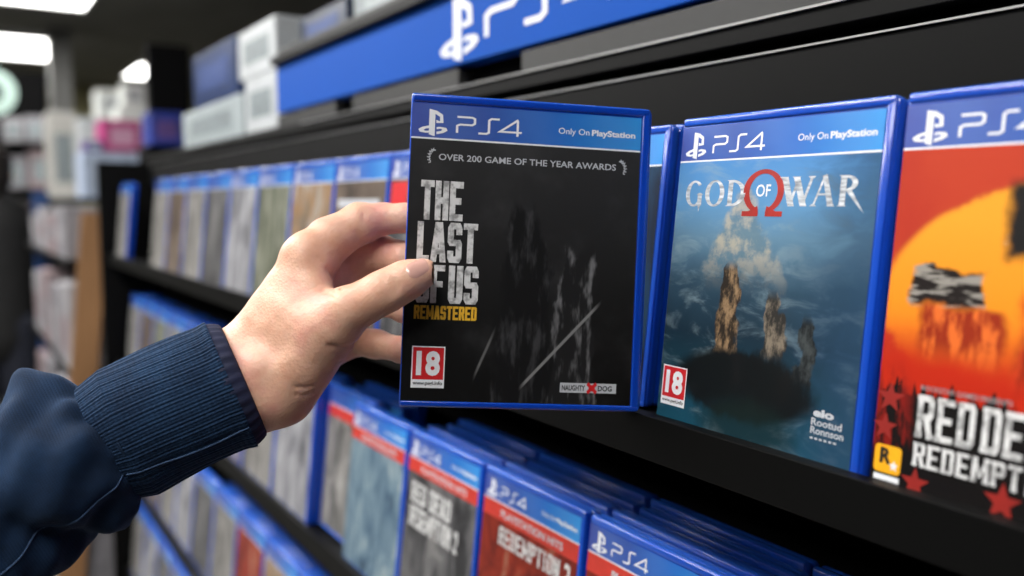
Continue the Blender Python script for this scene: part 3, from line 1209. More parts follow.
def floor_mat():
    t = NT('floor_tiles')
    o = t.obj()
    br = t.n('ShaderNodeTexBrick')
    t.t.links.new(o, br.inputs['Vector'])
    br.inputs['Scale'].default_value = 1.0
    br.inputs['Brick Width'].default_value = .6
    br.inputs['Row Height'].default_value = .6
    br.inputs['Mortar Size'].default_value = .004
    br.offset = 0
    br.inputs['Color1'].default_value = lin('#6d6c69')
    br.inputs['Color2'].default_value = lin('#646360')
    br.inputs['Mortar'].default_value = lin('#4a4a48')
    return t.fin(br.outputs['Color'], .35)


RX0, RX1, RY0, RY1, RZ = -13.0, 2.5, -3.2, 5.0, 3.05
struct('floor', floor_mat(), RX0, RX1, RY0, RY1, -.1, 0)
struct('ceiling', plain('dark_ceiling', '#807f7c', .9, .12, 3), RX0, RX1, RY0, RY1, RZ, RZ + .1)
OL = plain('olive_wall', '#a5a078', .9, .1, 3)
DK = plain('dark_wall', '#1a1a1a', .9, .1, 3)
struct('wall_far', OL, RX0 - .1, RX0, RY0, RY1, 0, RZ)
struct('wall_near', DK, RX1, RX1 + .1, RY0, RY1, 0, RZ)
struct('wall_right', DK, RX0, RX1, RY1, RY1 + .1, 0, RZ)
struct('wall_left', DK, RX0, RX1, RY0 - .1, RY0, 0, RZ)

# ceiling lights
LAMP = emis('lamp_diffuser', (1, .985, .95), 9)


def ceiling_light(x, y, lx, ly, label, group='ceiling lights', power=None):
    o = thing('ceiling_light', label, 'ceiling light', (x, y, RZ), group)
    b = MB()
    for a in ((-lx / 2, lx / 2, -ly / 2, -ly / 2 + .02), (-lx / 2, lx / 2, ly / 2 - .02, ly / 2),
              (-lx / 2, -lx / 2 + .02, -ly / 2 + .02, ly / 2 - .02), (lx / 2 - .02, lx / 2, -ly / 2 + .02, ly / 2 - .02)):
        b.box(a[0], a[1], a[2], a[3], -.06, -.001, .002)
    b.build('frame', M['lampframe'], o)
    MB().box(-lx / 2 + .02, lx / 2 - .02, -ly / 2 + .02, ly / 2 - .02, -.05, -.04).build('diffuser', LAMP, o)
    if power:
        ld = bpy.data.lights.new('ceiling_lamp', 'AREA')
        ld.shape = 'RECTANGLE'
        ld.size, ld.size_y = lx, ly
        ld.energy = power
        ld.color = (1, .98, .95)
        lo = bpy.data.objects.new('ceiling_lamp', ld)
        COL.objects.link(lo)
        lo.location = (x, y, RZ - .075)
    return o




def on_ceiling(px, py):
    r = ray(px, py)
    return CAM + r * ((RZ - .045 - CAMZ) / r.z)


def lamp_at(far_right, near_right, ly, label, power):
    a, b_ = on_ceiling(*far_right), on_ceiling(*near_right)
    lx = b_.x - a.x
    ceiling_light((a.x + b_.x) / 2, a.y - ly / 2, lx, ly, label, power=power)


lamp_at((53, 60), (67, 40), .7, 'long bright ceiling light at the far left, the lower of two', 30)
lamp_at((86, 9), (116, -25), .9, 'bright ceiling light cut off by the top left corner', 30)
lamp_at((149, 78), (153, 64), .32, 'small bright ceiling light above the white packages', 6)
for i, (x, y) in enumerate(((.3, -.75), (-1.5, -.85), (-3.4, -.8), (-5.4, -.8), (.2, -2.4), (-1.8, -2.4), (-3.8, -2.4))):  # far-side row is unseen, added to brighten the lower stacks and covers
    ceiling_light(x, y, 1.25, .62, 'unseen ceiling light panel over the %s side of the aisle, %s from the camera' % (('near', 'far')[i > 3], ORD[i % 4]), power=(28, 54, 44, 75, 4, 6, 8)[i])

# pillar, column and far shop fittings
def slab(name, label, cat, px0, px1, py0, py1, X, th, mat, zb=None, zt=None, group=None):
    """upright block facing the camera at plane X"""
    a, b_ = atX(px0, py1, X), atX(px1, py1, X)
    z1 = zt if zt is not None else atX((px0 + px1) / 2, py0, X).z
    z0 = zb if zb is not None else atX((px0 + px1) / 2, py1, X).z
    o = MB().box(-th, 0, -(b_.y - a.y) / 2, (b_.y - a.y) / 2, 0, z1 - z0, min(.006, th * .2)).build(name, mat)
    o.location = (X, (a.y + b_.y) / 2, z0)
    return tag(o, label, cat, group)


slab('column', 'black square column standing behind the blue and white boxes', 'column', 152, 194, 45, 180, -3.6, .05, M['void'], 0)
slab('pillar', 'grey pillar under the ceiling at the far left', 'pillar', 57, 78, 20, 200, -9.0, .25, plain('grey_pillar', '#8a8a88', .8), 0, RZ - .001)

# wooden display stand at the end of the black unit
WOOD = NT('tan_wood')
_w = WOOD.noise(WOOD.scalevec(WOOD.obj(), (8, 8, .6)), 5, 4)
WOOD = WOOD.fin(WOOD.ramp(_w, [(.3, lin('#7a5738')), (.7, lin('#a87d55'))]), .55)
XS = -3.0
a0, a1 = atX(79, 390, XS), atX(105, 215, XS)
st = thing('display_stand', 'tan wooden display stand with pale packages beyond the end of the black shelving', 'display stand', (XS, (a0.y + a1.y) / 2, 0))
bl, br_ = atX(70, 390, XS), atX(97, 390, XS)
tl, tr = atX(82, 213, XS), atX(108, 213, XS)
f0 = tl.z / (tl.z - bl.z)
yl0, yr0 = tl.y + (bl.y - tl.y) * f0, tr.y + (br_.y - tr.y) * f0
lx, ly = XS, (a0.y + a1.y) / 2
MB().hexa([(-.03, yl0 - ly, 0), (0, yl0 - ly, 0), (0, yr0 - ly, 0), (-.03, yr0 - ly, 0),
           (-.03, tl.y - ly, tl.z), (0, tl.y - ly, tl.z), (0, tr.y - ly, tl.z), (-.03, tr.y - ly, tl.z)]).build('side_panel', WOOD, st)
yy = atX(44, 300, -4.6).y
for z in (.25, .62, .98, 1.33):
    MB().box(-1.55, -.03, .30 - ly, .478 - ly, z - .02, z, .002).build('stand_shelf', M['void'], st)
MB().box(-1.55, -.03, .48 - ly, .50 - ly, 0, 1.46, .002).build('stand_back', M['black'], st)
PK = [plain('pale_pack', '#77757a', .6, .3, 14), plain('pink_grey_pack', '#7f6f72', .6, .3, 14), plain('white_pack', '#8c8a8e', .6, .25, 14)]
ci = 0
for zi, (z, h) in enumerate(((.25, .30), (.62, .29), (.98, .27), (1.33, .16))):
    for xi, x in enumerate((-3.16, -3.48, -3.82, -4.16)):
        o = thing('product_box', 'pale pack on the wooden stand, %s shelf from the top, %s pack from the front' % (ORD[3 - zi], ORD[xi]), 'box', (x, .39, z + .0005), 'packs on the wooden stand')
        m_ = PK[ci % 3]
        ci += 1
        MB().box(-.13, .13, -.085, .085, 0, h - .03 * (xi % 2), .003).build('carton', m_, o)
        MB().box(-.09, .09, -.087, -.083, .05, h * .6).build('printed_panel', PK[(ci + 1) % 3], o)
slab('standee', 'upright blue panel between the wooden stand and the person in black', 'standee', 40, 56, 192, 345, -4.57, .03, plain('blue_panel', '#123a6e', .5, .15, 6), 0)

# rack of packages behind, tops seen above the cases
rk = thing('display_rack', 'dark rack carrying white, pink and blue packages behind the wooden stand', 'rack', (-6.0, .95, 0))
bx('rack_top', M['black'], -7.6, -4.62, .35, 1.6, 1.50, 1.53, .003, rk)
bx('rack_back', M['black'], -7.6, -4.62, 1.55, 1.6, 0, 1.50, .003, rk)
for x in (-7.55, -4.68):
    bx('rack_post', M['black'], x - .03, x + .03, .36, .42, 0, 1.50, .002, rk)
    bx('rack_post', M['black'], x - .03, x + .03, 1.48, 1.54, 0, 1.50, .002, rk)
WHT = plain('white_pack_gloss', '#e9ece8', .3, .05, 10)
PNK = plain('magenta_pack', '#b0407a', .5, .25, 14)
VIO = plain('violet_pack', '#5a4480', .5, .25, 14)
LBL = plain('light_blue_pack', '#a9b6cc', .5, .25, 14)
BLU = plain('blue_pack', '#23358a', .5, .3, 14)


def pack(px0, px1, py0, py1, X, dep, m1, m2, label, zb=None):
    a, b_ = atX(px0, py1, X), atX(px1, py1, X)
    z1 = atX((px0 + px1) / 2, py0, X).z
    z0 = zb if zb is not None else atX((px0 + px1) / 2, py1, X).z
    w = b_.y - a.y
    o = thing('product_box', label, 'box', (X - dep / 2, (a.y + b_.y) / 2, z0))
    MB().box(-dep / 2, dep / 2, -w / 2, w / 2, 0, z1 - z0, .004).build('carton', m1, o)
    MB().box(dep / 2 - .001, dep / 2 + .001, -w * .32, w * .32, (z1 - z0) * .2, (z1 - z0) * .75).build('printed_panel', m2, o)
    return z1


RT = 1.5305
z = pack(52, 80, 112, 196, -6.6, .35, plain('cream_pack', '#b7b5b0', .6, .15, 10), GR, 'tall pale grey box at the left on the dark rack', RT)
z = pack(84, 150, 152, 196, -5.0, .3, LBL, W2, 'wide light blue box on the dark rack below the pink box', RT)
z2 = pack(104, 142, 120, 152, -5.0, .28, PNK, plain('pale_pink_print', '#d7a3c0', .5, .2, 20), 'magenta pink box stacked on the wide light blue box', z + .0005)
pack(86, 104, 140, 152, -5.0, .2, VIO, LBL, 'small violet box beside the pink box', z + .0005)
z = pack(84, 122, 118, 196, -6.05, .3, W1, WHT, 'tall white box behind the pink box', RT)
pack(98, 128, 90, 118, -6.05, .2, WHT, W1, 'glossy white box on the tall white box, left one', z + .0005)
z = pack(122, 152, 106, 196, -5.6, .3, WHT, W1, 'glossy white box right of the tall white box', RT)
pack(124, 146, 84, 106, -5.6, .2, WHT, W1, 'small white box stacked on the glossy white box', z + .0005)
bx_rack = thing('display_rack', 'narrow black rack under the blue pack in front of the black column', 'rack', (-3.35, .6, 0))
a, b_ = atX(158, 150, -3.3), atX(180, 150, -3.3)
zr = atX(168, 148, -3.3).z
bx('rack_body', M['void'], -3.5, -3.3, a.y - .03, b_.y + .02, 0, zr, .003, bx_rack)
bx('rack_top', M['black2'], -3.51, -3.29, a.y - .035, b_.y + .025, zr, zr + .008, .002, bx_rack)
pack(151, 184, 112, 146, -3.3, .15, BLU, VIO, 'blue and violet pack standing in front of the black column', zr + .0085)

# left background: dark unit with grey packs and a round lit sign
lu = thing('display_rack', 'tall dark rack with grey packs at the far left behind the person', 'rack', (-7.9, .2, 0))
a, b_ = atX(-12, 150, -8), atX(54, 150, -8)
bx('rack_back', M['void'], -8.35, -8.3, a.y, b_.y, 0, atX(20, 66, -8).z, .003, lu)
for z in (.5, 1.0, 1.62, 1.98):
    bx('rack_shelf', M['void'], -8.3, -7.9, a.y, b_.y, z - .02, z, .003, lu)
for i, (px0, px1, py0, zb) in enumerate(((4, 28, 156, 1.6205), (30, 52, 150, 1.6205), (6, 26, 118, 1.9805), (28, 48, 116, 1.9805), (22, 44, 205, 1.0005))):
    pack(px0, px1, py0, 190, -7.95, .25, PK[i % 3], GR, 'grey pack on the dark rack at far left, ' +
         ('lower left one', 'lower right one', 'upper left one', 'upper right one', 'on the lowest visible shelf')[i], zb)
sg = thing('hanging_sign', 'round pale green lit sign at the left edge under the ceiling lights', 'sign', atX(-9, 92, -7.5))
rr = 21 / F * 7.0
b = MB()
N = 36
for i in range(N):
    a, c_ = TAU * i / N, TAU * (i + 1) / N
    q = lambda ang, r, x: (x, r * math.cos(ang), r * math.sin(ang))
    b.poly([q(a, rr, .02), q(c_, rr, .02), q(c_, rr * .45, .02), q(a, rr * .45, .02)])
    b.poly([q(a, rr, -.02), q(c_, rr, -.02), q(c_, rr * .45, -.02), q(a, rr * .45, -.02)])
    b.poly([q(a, rr, -.02), q(c_, rr, -.02), q(c_, rr, .02), q(a, rr, .02)])
    b.poly([q(a, rr * .45, -.02), q(c_, rr * .45, -.02), q(c_, rr * .45, .02), q(a, rr * .45, .02)])
b.build('lit_ring', emis('pale_green_light', (.66, .9, .8), .3), sg)
MB().box(-.01, .01, -.01, .01, rr, RZ - sg.location.z - .001).build('hanger', M['black2'], sg)

# ------------------------------------------------------------------ soft-union figure meshing
def smin(a, b, k):
    h = np.clip(.5 + .5 * (b - a) / k, 0, 1)
    return b + (a - b) * h - k * h * (1 - h)


def cap(Pt, a, b, ra, rb, sq=None):
    """distance to a tapered capsule; sq = (axis vector, factor) flattens across that axis"""
    a, b = np.asarray(a, float), np.asarray(b, float)
    ab = b - a
    d = Pt - a
    t = np.clip((d @ ab) / max(1e-12, ab @ ab), 0, 1)
    q = d - t[..., None] * ab
    if sq is not None:
        ax = np.asarray(sq[0], float)
        ax = ax / np.linalg.norm(ax)
        q = q + (q @ ax)[..., None] * ax * (sq[1] - 1)
    return np.linalg.norm(q, axis=-1) - (ra + t * (rb - ra))


def surface_net(fn, lo, hi, vox):
    n = [int(math.ceil((h - l) / vox)) + 1 for l, h in zip(lo, hi)]
    g = np.stack(np.meshgrid(*[lo[i] + vox * np.arange(n[i]) for i in range(3)], indexing='ij'), -1)
    v = np.empty(n)
    for i in range(0, n[0], 16):
        v[i:i + 16] = fn(g[i:i + 16])
    ins = v < 0
    acc = np.zeros([m - 1 for m in n] + [3])
    cnt = np.zeros([m - 1 for m in n])
    cor = [(i, j, k_) for i in (0, 1) for j in (0, 1) for k_ in (0, 1)]
    sl = lambda c: tuple(slice(c[a], c[a] + n[a] - 1) for a in range(3))
    for c in cor:
        for ax in range(3):
            if c[ax]:
                continue
            e = list(c)
            e[ax] = 1
            va, vb = v[sl(c)], v[sl(e)]
            x = (va < 0) != (vb < 0)
            t = np.where(x, va / np.where(x, va - vb, 1), 0)
            for d in range(3):
                acc[..., d] += np.where(x, c[d] + (t if d == ax else 0), 0)
            cnt += x
    act = cnt > 0
    idx = -np.ones(cnt.shape, int)
    idx[act] = np.arange(act.sum())
    cell = np.argwhere(act)
    vs = (cell + acc[act] / cnt[act][:, None]) * vox + np.array(lo)
    faces = []
    for ax in range(3):
        o1, o2 = [(1, 2), (2, 0), (0, 1)][ax]
        s0 = [slice(1, n[a] - 1) for a in range(3)]
        s0[ax] = slice(0, n[ax] - 1)
        s1 = list(s0)
        s1[ax] = slice(1, n[ax])
        A, B = ins[tuple(s0)], ins[tuple(s1)]
        e = np.argwhere(A != B)
        base = e + np.array([0 if a == ax else 1 for a in range(3)])
        flip = A[tuple(e.T)]
        u1 = np.zeros(3, int); u1[o1] = 1
        u2 = np.zeros(3, int); u2[o2] = 1
        q = np.stack([idx[tuple((base - u1 - u2).T)], idx[tuple((base - u2).T)], idx[tuple(base.T)], idx[tuple((base - u1).T)]], 1)
        q[~flip] = q[~flip][:, ::-1]
        faces.append(q)
    return vs, np.concatenate(faces)


def np_mesh(name, vs, fs, smooth=True):
    me = bpy.data.meshes.new(name)
    me.from_pydata([tuple(map(float, p)) for p in vs], [], [tuple(map(int, f)) for f in fs])
    me.validate()
    if smooth:
        me.polygons.foreach_set('use_smooth', [True] * len(me.polygons))
    me.update()
    return me


def relax(vs, fs, it=3, lam=.5):
    for _ in range(it):
        s_ = np.zeros_like(vs)
        c_ = np.zeros(len(vs))
        for k_ in range(4):
            for d in (1, 3):
                np.add.at(s_, fs[:, k_], vs[fs[:, (k_ + d) % 4]])
                np.add.at(c_, fs[:, k_], 1)
        vs = vs + lam * (s_ / c_[:, None] - vs)
    return vs


mm = .001
BASIS = np.array([[rt2.x, dn2.x, fw.x], [rt2.y, dn2.y, fw.y], [rt2.z, dn2.z, fw.z]])


def cw(v):
    return v @ BASIS.T + np.array(CAM)


def chain(Pt, pts, k):
    d = None
    for (a, ra), (b, rb) in zip(pts, pts[1:]):
        c = cap(Pt, a, b, ra, rb)
        d = c if d is None else smin(d, c, k)
    return d


def hand_base(Pt):
    J = P3
    # wrist and forearm
    d = cap(Pt, J(160, 416, .478), J(230, 388, .492), 27 * mm, 28.5 * mm, ((0, 0, 1), 1.25))
    d = smin(d, cap(Pt, J(230, 388, .492), J(264, 372, .498), 28.5 * mm, 25 * mm, ((0, 0, 1), 1.2)), 8 * mm)
    # metacarpals fanned away from the viewer
    d = smin(d, cap(Pt, J(254, 350, .497), J(308, 262, .500), 18 * mm, 13.5 * mm), 10 * mm)
    d = smin(d, cap(Pt, J(268, 372, .508), J(320, 282, .518), 17 * mm, 13.0 * mm), 10 * mm)
    d = smin(d, cap(Pt, J(272, 385, .516), J(328, 312, .535), 16 * mm, 12.5 * mm), 10 * mm)
    d = smin(d, cap(Pt, J(276, 392, .520), J(334, 344, .548), 15 * mm, 11.5 * mm), 10 * mm)
    # thenar and web
    d = smin(d, cap(Pt, J(279, 388, .490), J(328, 332, .483), 21.5 * mm, 15.5 * mm), 10 * mm)
    d = smin(d, cap(Pt, J(300, 318, .488), J(314, 300, .490), 15 * mm, 11 * mm), 10 * mm)
    d = smin(d, cap(Pt, J(290, 330, .492), J(306, 285, .494), 16 * mm, 11 * mm), 10 * mm)
    # fingers
    f = [
        chain(Pt, [(J(309, 260, .500), 13.2 * mm), (J(330, 240, .507), 12.6 * mm), (J(361, 223, .514), 11.3 * mm), (J(384, 219, .516), 8.4 * mm), (J(403, 218, .5155), 8.0 * mm), (J(430, 222, .5165), 7.2 * mm)], 4 * mm),
        chain(Pt, [(J(320, 280, .518), 12.5 * mm), (J(350, 259, .530), 12 * mm), (J(377, 254, .530), 11.6 * mm), (J(403, 259, .522), 9.6 * mm), (J(432, 264, .519), 7.8 * mm)], 4 * mm),
        chain(Pt, [(J(328, 312, .535), 12 * mm), (J(358, 296, .548), 10.5 * mm), (J(384, 300, .542), 9.4 * mm), (J(404, 308, .526), 8.0 * mm), (J(430, 312, .519), 7.2 * mm)], 4 * mm),
        chain(Pt, [(J(334, 344, .548), 11 * mm), (J(352, 340, .553), 9.4 * mm), (J(376, 344, .546), 8.3 * mm), (J(402, 350, .527), 7.3 * mm), (J(426, 352, .520), 6.6 * mm)], 4 * mm),
    ]
    ff = f[0]
    for q in f[1:]:
        ff = smin(ff, q, 1.6 * mm)
    d = smin(d, ff, 7 * mm)
    # thumb
    th = chain(Pt, [(J(322, 328, .482), 15.0 * mm), (J(347, 311, .478), 12.4 * mm), (J(371, 299, .4765), 10.6 * mm), (J(388, 290, .4765), 10.6 * mm), (J(407, 280, .4780), 9.8 * mm), (J(424, 273, .4800), 7.8 * mm)], 5 * mm)
    d = smin(d, th, 8 * mm)
    # knuckle, wrist bone, creases
    d = smin(d, cap(Pt, J(301, 255, .497), J(304, 251, .497), 8.5 * mm, 8.5 * mm), 8 * mm)
    d = smin(d, cap(Pt, J(252, 372, .478), J(256, 368, .478), 8 * mm, 8 * mm), 10 * mm)
    # gentle irregularity
    w = .25 * mm * np.sin(Pt[..., 0] * 330 + 1) * np.sin(Pt[..., 1] * 290) * np.sin(Pt[..., 2] * 310 + .5)
    return d + w


def base_depth(px, py):
    z = np.linspace(.44, .56, 260)
    d = hand_base(np.stack([(px - 512) / F * z, (py - 288) / F * z, z], -1))
    return float(z[int(np.argmax(d < 0))]) if (d < 0).any() else None


CREASES = []
for line, r in ((((380, 277), (387, 286), (393, 297)), .75), (((385, 276), (392, 284), (397, 294)), .55), (((391, 277), (397, 285), (399, 291)), .45),
                (((328, 345), (340, 348), (352, 346), (358, 341)), .9), (((334, 353), (345, 355), (353, 352)), .6), (((336, 361), (345, 361), (349, 358)), .5),
                (((292, 386), (303, 388), (313, 386)), .55), (((294, 394), (304, 396), (312, 393)), .5), (((322, 291), (332, 293), (338, 297)), .8),
                (((356, 232), (360, 239), (361, 246)), .7), (((361, 208), (364, 215), (365, 222)), .35), (((313, 253), (322, 262), (333, 278), (341, 291)), .55), (((366, 208), (368, 214)), .3)):
    pts = []
    for (x0, y0), (x1, y1) in zip(line, line[1:]):
        for q in (0, .5):
            pts.append((x0 + (x1 - x0) * q, y0 + (y1 - y0) * q))
    pts.append(line[-1])
    pp = [P3(px, py, base_depth(px, py) + .004) for px, py in pts if base_depth(px, py)]
    CREASES += [(a, b_, r * mm) for a, b_ in zip(pp, pp[1:])]


def hand_sdf(Pt):
    d = hand_base(Pt)
    near = d < .004
    if near.any():
        Q = Pt[near]
        dq = d[near]
        for a, b_, r in CREASES:
            c = cap(Q, a, b_, r, r)
            dq = -smin(-dq, c, 1.4 * mm)
        d = d.copy()
        d[near] = dq
    return d


elbow = c2w(*P3(60, 465, .46))
person = thing('person', 'person in navy sweatshirt reaching in from the left, pinching the black-covered case', 'person', elbow)
lo = P3(205, 190, .45)
vs, fs = surface_net(hand_sdf, (-.170, -.052, .448), (-.042, .088, .574), 1.15 * mm)
vs = relax(vs, fs, 3, .45)
wv = cw(vs) - np.array(elbow)
hand = link('left_hand', np_mesh('left_hand', wv, fs), M['skin'], person)
hand['label'] = 'bare left hand with thumb in front of the case'


def ray_hit(px, py, z0, z1, n=400):
    z = np.linspace(z0, z1, n)
    pts = np.stack([(px - 512) / F * z, (py - 288) / F * z, z], -1)
    d = hand_sdf(pts)
    i = int(np.argmax(d < 0))
    if not (d < 0).any():
        return None
    return z[i]


# thumbnail: follows the thumb's skin
NU, NV = 14, 10
ax_u, ax_v = np.array([.90, -.43]), np.array([.43, .90])
nc = np.array([417.5, 268.5])
pts, ok = [], True
for j in range(NV + 1):
    for i in range(NU + 1):
        a, b_ = -1 + 2 * i / NU, -1 + 2 * j / NV
        r_ = (abs(a) ** 3.2 + abs(b_) ** 3.2) ** (1 / 3.2)
        m_ = max(abs(a), abs(b_))
        kx = m_ / r_ if r_ > 1e-6 else 1
        q = nc + ax_u * a * kx * 11.5 + ax_v * b_ * kx * 8.6
        z = ray_hit(q[0], q[1], .455, .50)
        rim = 1 - m_ ** 6
        pts.append((q, z, rim))
zs = [p[1] for p in pts if p[1] is not None]
vv, ffs = [], []
for q, z, rim in pts:
    z = z if z is not None else max(zs)
    vv.append(P3(q[0], q[1], z + .0041 - .00045 * rim))
for j in range(NV):
    for i in range(NU):
        a = j * (NU + 1) + i
        ffs.append((a, a + NU + 1, a + NU + 2, a + 1))
nail = link('thumbnail', np_mesh('thumbnail', cw(np.array(vv)) - np.array(elbow), ffs), M['nail'], hand)

# ------------------------------------------------------------------ sleeve
AX = [(238, 382, .4885), (231, 385, .487), (172, 410, .478), (105, 442, .468), (32, 484, .455), (-60, 532, .44), (-170, 590, .42), (-260, 635, .405), (-480, 730, .37)]
AXP = [P3(*a) for a in AX]
HW = [62, 64, 66, 67, 66, 74, 84, 92, 100]
HWm = [h / F * a[2] for h, a in zip(HW, AX)]
cum = [0.0]
for a, b_ in zip(AXP, AXP[1:]):
    cum.append(cum[-1] + float(np.linalg.norm(b_ - a)))
cum = np.array(cum)
APA = np.array(AXP)


def axis_at(s):
    return np.array([np.interp(s, cum, APA[:, i]) for i in range(3)])


def smooth_axis(s):
    return sum(axis_at(s + d) for d in (-.012, -.006, 0, .006, .012)) / 5 if s > .012 else axis_at(s)


S_CUFF = float(cum[3]) - .004


def frame_at(s):
    t = axis_at(s + .01) - axis_at(max(0, s - .01))
    t = t / np.linalg.norm(t)
    e1 = np.array([-t[1], t[0], 0.0])          # in the picture plane
    e1 = e1 / np.linalg.norm(e1)
    if e1[1] > 0:
        e1 = -e1                               # up
    e2 = np.cross(t, e1)
    if e2[2] > 0:
        e2 = -e2                               # towards the viewer
    return t, e1, e2


def sleeve_pt(s, th, extra=0.0):
    t, e1, e2 = frame_at(s)
    r = float(np.interp(s, cum, HWm)) + extra
    c = smooth_axis(s)
    return c + e1 * r * math.cos(th) + e2 * r * .80 * math.sin(th)


def tube(name, s0, s1, ns, nth, disp, mat, parent, closed_end=None):
    vs, uvs = [], []
    for i in range(ns + 1):
        s_ = s0 + (s1 - s0) * i / ns
        for j in range(nth):
            th = TAU * j / nth
            vs.append(sleeve_pt(s_, th, disp(s_, th)))
    if closed_end:
        vs.append(smooth_axis(s1))
    vs = cw(np.array(vs)) - np.array(elbow)
    fs = []
    for i in range(ns):
        for j in range(nth):
            k_ = (j + 1) % nth
            fs.append((i * nth + j, i * nth + k_, (i + 1) * nth + k_, (i + 1) * nth + j))
    if closed_end:
        fs += [(ns * nth + j, ns * nth + (j + 1) % nth, len(vs) - 1) for j in range(nth)]
    me = np_mesh(name, vs, fs)
    ul = me.uv_layers.new(name='UVMap')
    for p in me.polygons:
        if len(p.vertices) == 3:
            continue
        i, j = divmod(p.index, nth)
        q = [(j / nth, i), ((j + 1) / nth, i), ((j + 1) / nth, i + 1), (j / nth, i + 1)]
        for li, vi in zip(p.loop_indices, p.vertices):
            ii, jj = divmod(vi, nth)
            uu = jj / nth
            if jj == 0 and j == nth - 1:
                uu = 1.0
            ul.data[li].uv = (uu, (s0 + (s1 - s0) * ii / ns) * 4)
    return link(name, me, mat, parent)


def g(x, c, w):
    return math.exp(-((x - c) / w) ** 2)


def d_sleeve(s, th):
    u = s - S_CUFF
    up = .6 + .4 * math.cos(th)
    d = .0065 * (1 - math.exp(-max(0, u) / .010)) - (.002 + .0075 * up) * g(u, -.001, .006)
    # gathers radiating from the cuff join and slanted folds
    d += .0028 * math.sin(th * 9 + 40 * u) * math.exp(-max(0, u) / .018) * min(1, max(0, u / .006))
    d += .0070 * g(u, .020 + .012 * math.sin(th), .010) * (.6 + .4 * math.cos(th - .3))
    d += .0055 * math.sin(th * 4 + 1.2) * g(u, .020, .012) + .0035 * math.sin(th * 3 + 55 * u) * g(u, .075, .03)
    d -= .0070 * g(u, .038 + .020 * math.sin(th + .4), .008)
    d += .0065 * g(u, .060 + .026 * math.sin(th + .2), .014)
    d -= .0080 * g(u, .086 + .030 * math.sin(th), .010)
    d += .0050 * g(u, .115 + .030 * math.sin(th - .3), .018)
    d += .0012 * math.sin(th * 5 + u * 120) + .0008 * math.sin(th * 11 - u * 210)
    return d


slv = tube('sweatshirt_sleeve', S_CUFF - .006, float(cum[-1]), 200, 140, d_sleeve, M['sleeve'], person, True)
slv['label'] = 'navy fleece sleeve with slanted folds'


def d_cuff(s, th):
    return .00022 * math.sin(th * 84) + .0012 * math.sin(th * 2 + 1) * (s / S_CUFF) + .0012 * g(s, .004, .004) - .004 * max(0, (s - S_CUFF + .008) / .012) + .0008 * math.sin(th * 3 + s * 70)


cuff = tube('ribbed_cuff', .0035, S_CUFF + .004, 90, 360, d_cuff, M['cuff'], slv)
cuff['label'] = 'ribbed knit cuff'
# rolled binding at the opening, with small ridges
vs, fs = [], []
NT_, NR = 240, 12
for j in range(NT_):
    th = TAU * j / NT_
    ridge = .0004 * math.sin(th * 34)
    for i in range(NR):
        a = TAU * i / NR
        ds = .0052 * math.cos(a)
        dr = (.0021 + ridge) * math.sin(a) - .0012 - .0012 * (1 - math.cos(a)) * .5
        vs.append(sleeve_pt(max(0, .0015 + ds + .0005), th, dr) - (0 if .0015 + ds + .0005 > 0 else 1) * frame_at(0.0)[0] * abs(.0015 + ds + .0005))
for j in range(NT_):
    for i in range(NR):
        a, b_ = (i + 1) % NR, (j + 1) % NT_
        fs.append((j * NR + i, j * NR + a, b_ * NR + a, b_ * NR + i))
hem = link('cuff_binding', np_mesh('cuff_binding', cw(np.array(vs)) - np.array(elbow), fs), M['hem'], slv)
hem['label'] = 'dark ridged binding around the cuff opening'
# inner lining of the cuff
lin_t = tube('cuff_lining', .001, .05, 12, 120, lambda s, th: -.0035 - .03 * s, M['hem'], slv)
# seam running along the near underside
vs, fs = [], []
NSM = 160
for i in range(NSM + 1):
    s_ = .004 + (float(cum[5]) - .004) * i / NSM
    th = R(131 + 3 * math.sin(s_ * 60) + 20 * s_)
    t, e1, e2 = frame_at(s_)
    base = d_cuff(s_, th) if s_ < S_CUFF else d_sleeve(s_, th)
    c = sleeve_pt(s_, th, base + .0002)
    nrm = e1 * math.cos(th) + e2 * math.sin(th)
    tn = np.cross(t, nrm)
    for q in range(6):
        a = TAU * q / 6
        vs.append(c + .0005 * (nrm * math.cos(a) + tn * math.sin(a)))
for i in range(NSM):
    for q in range(6):
        fs.append((i * 6 + q, i * 6 + (q + 1) % 6, (i + 1) * 6 + (q + 1) % 6, (i + 1) * 6 + q))
link('sleeve_seam', np_mesh('sleeve_seam', cw(np.array(vs)) - np.array(elbow), fs), M['seam'], slv)

# ------------------------------------------------------------------ distant person in black
XP = -4.9
ctr = atX(-9, 200, XP)
fp = thing('person', 'person in a black jacket standing in the aisle at the left edge', 'person', (XP, ctr.y, 0))
fp.rotation_euler = (0, 0, R(90))


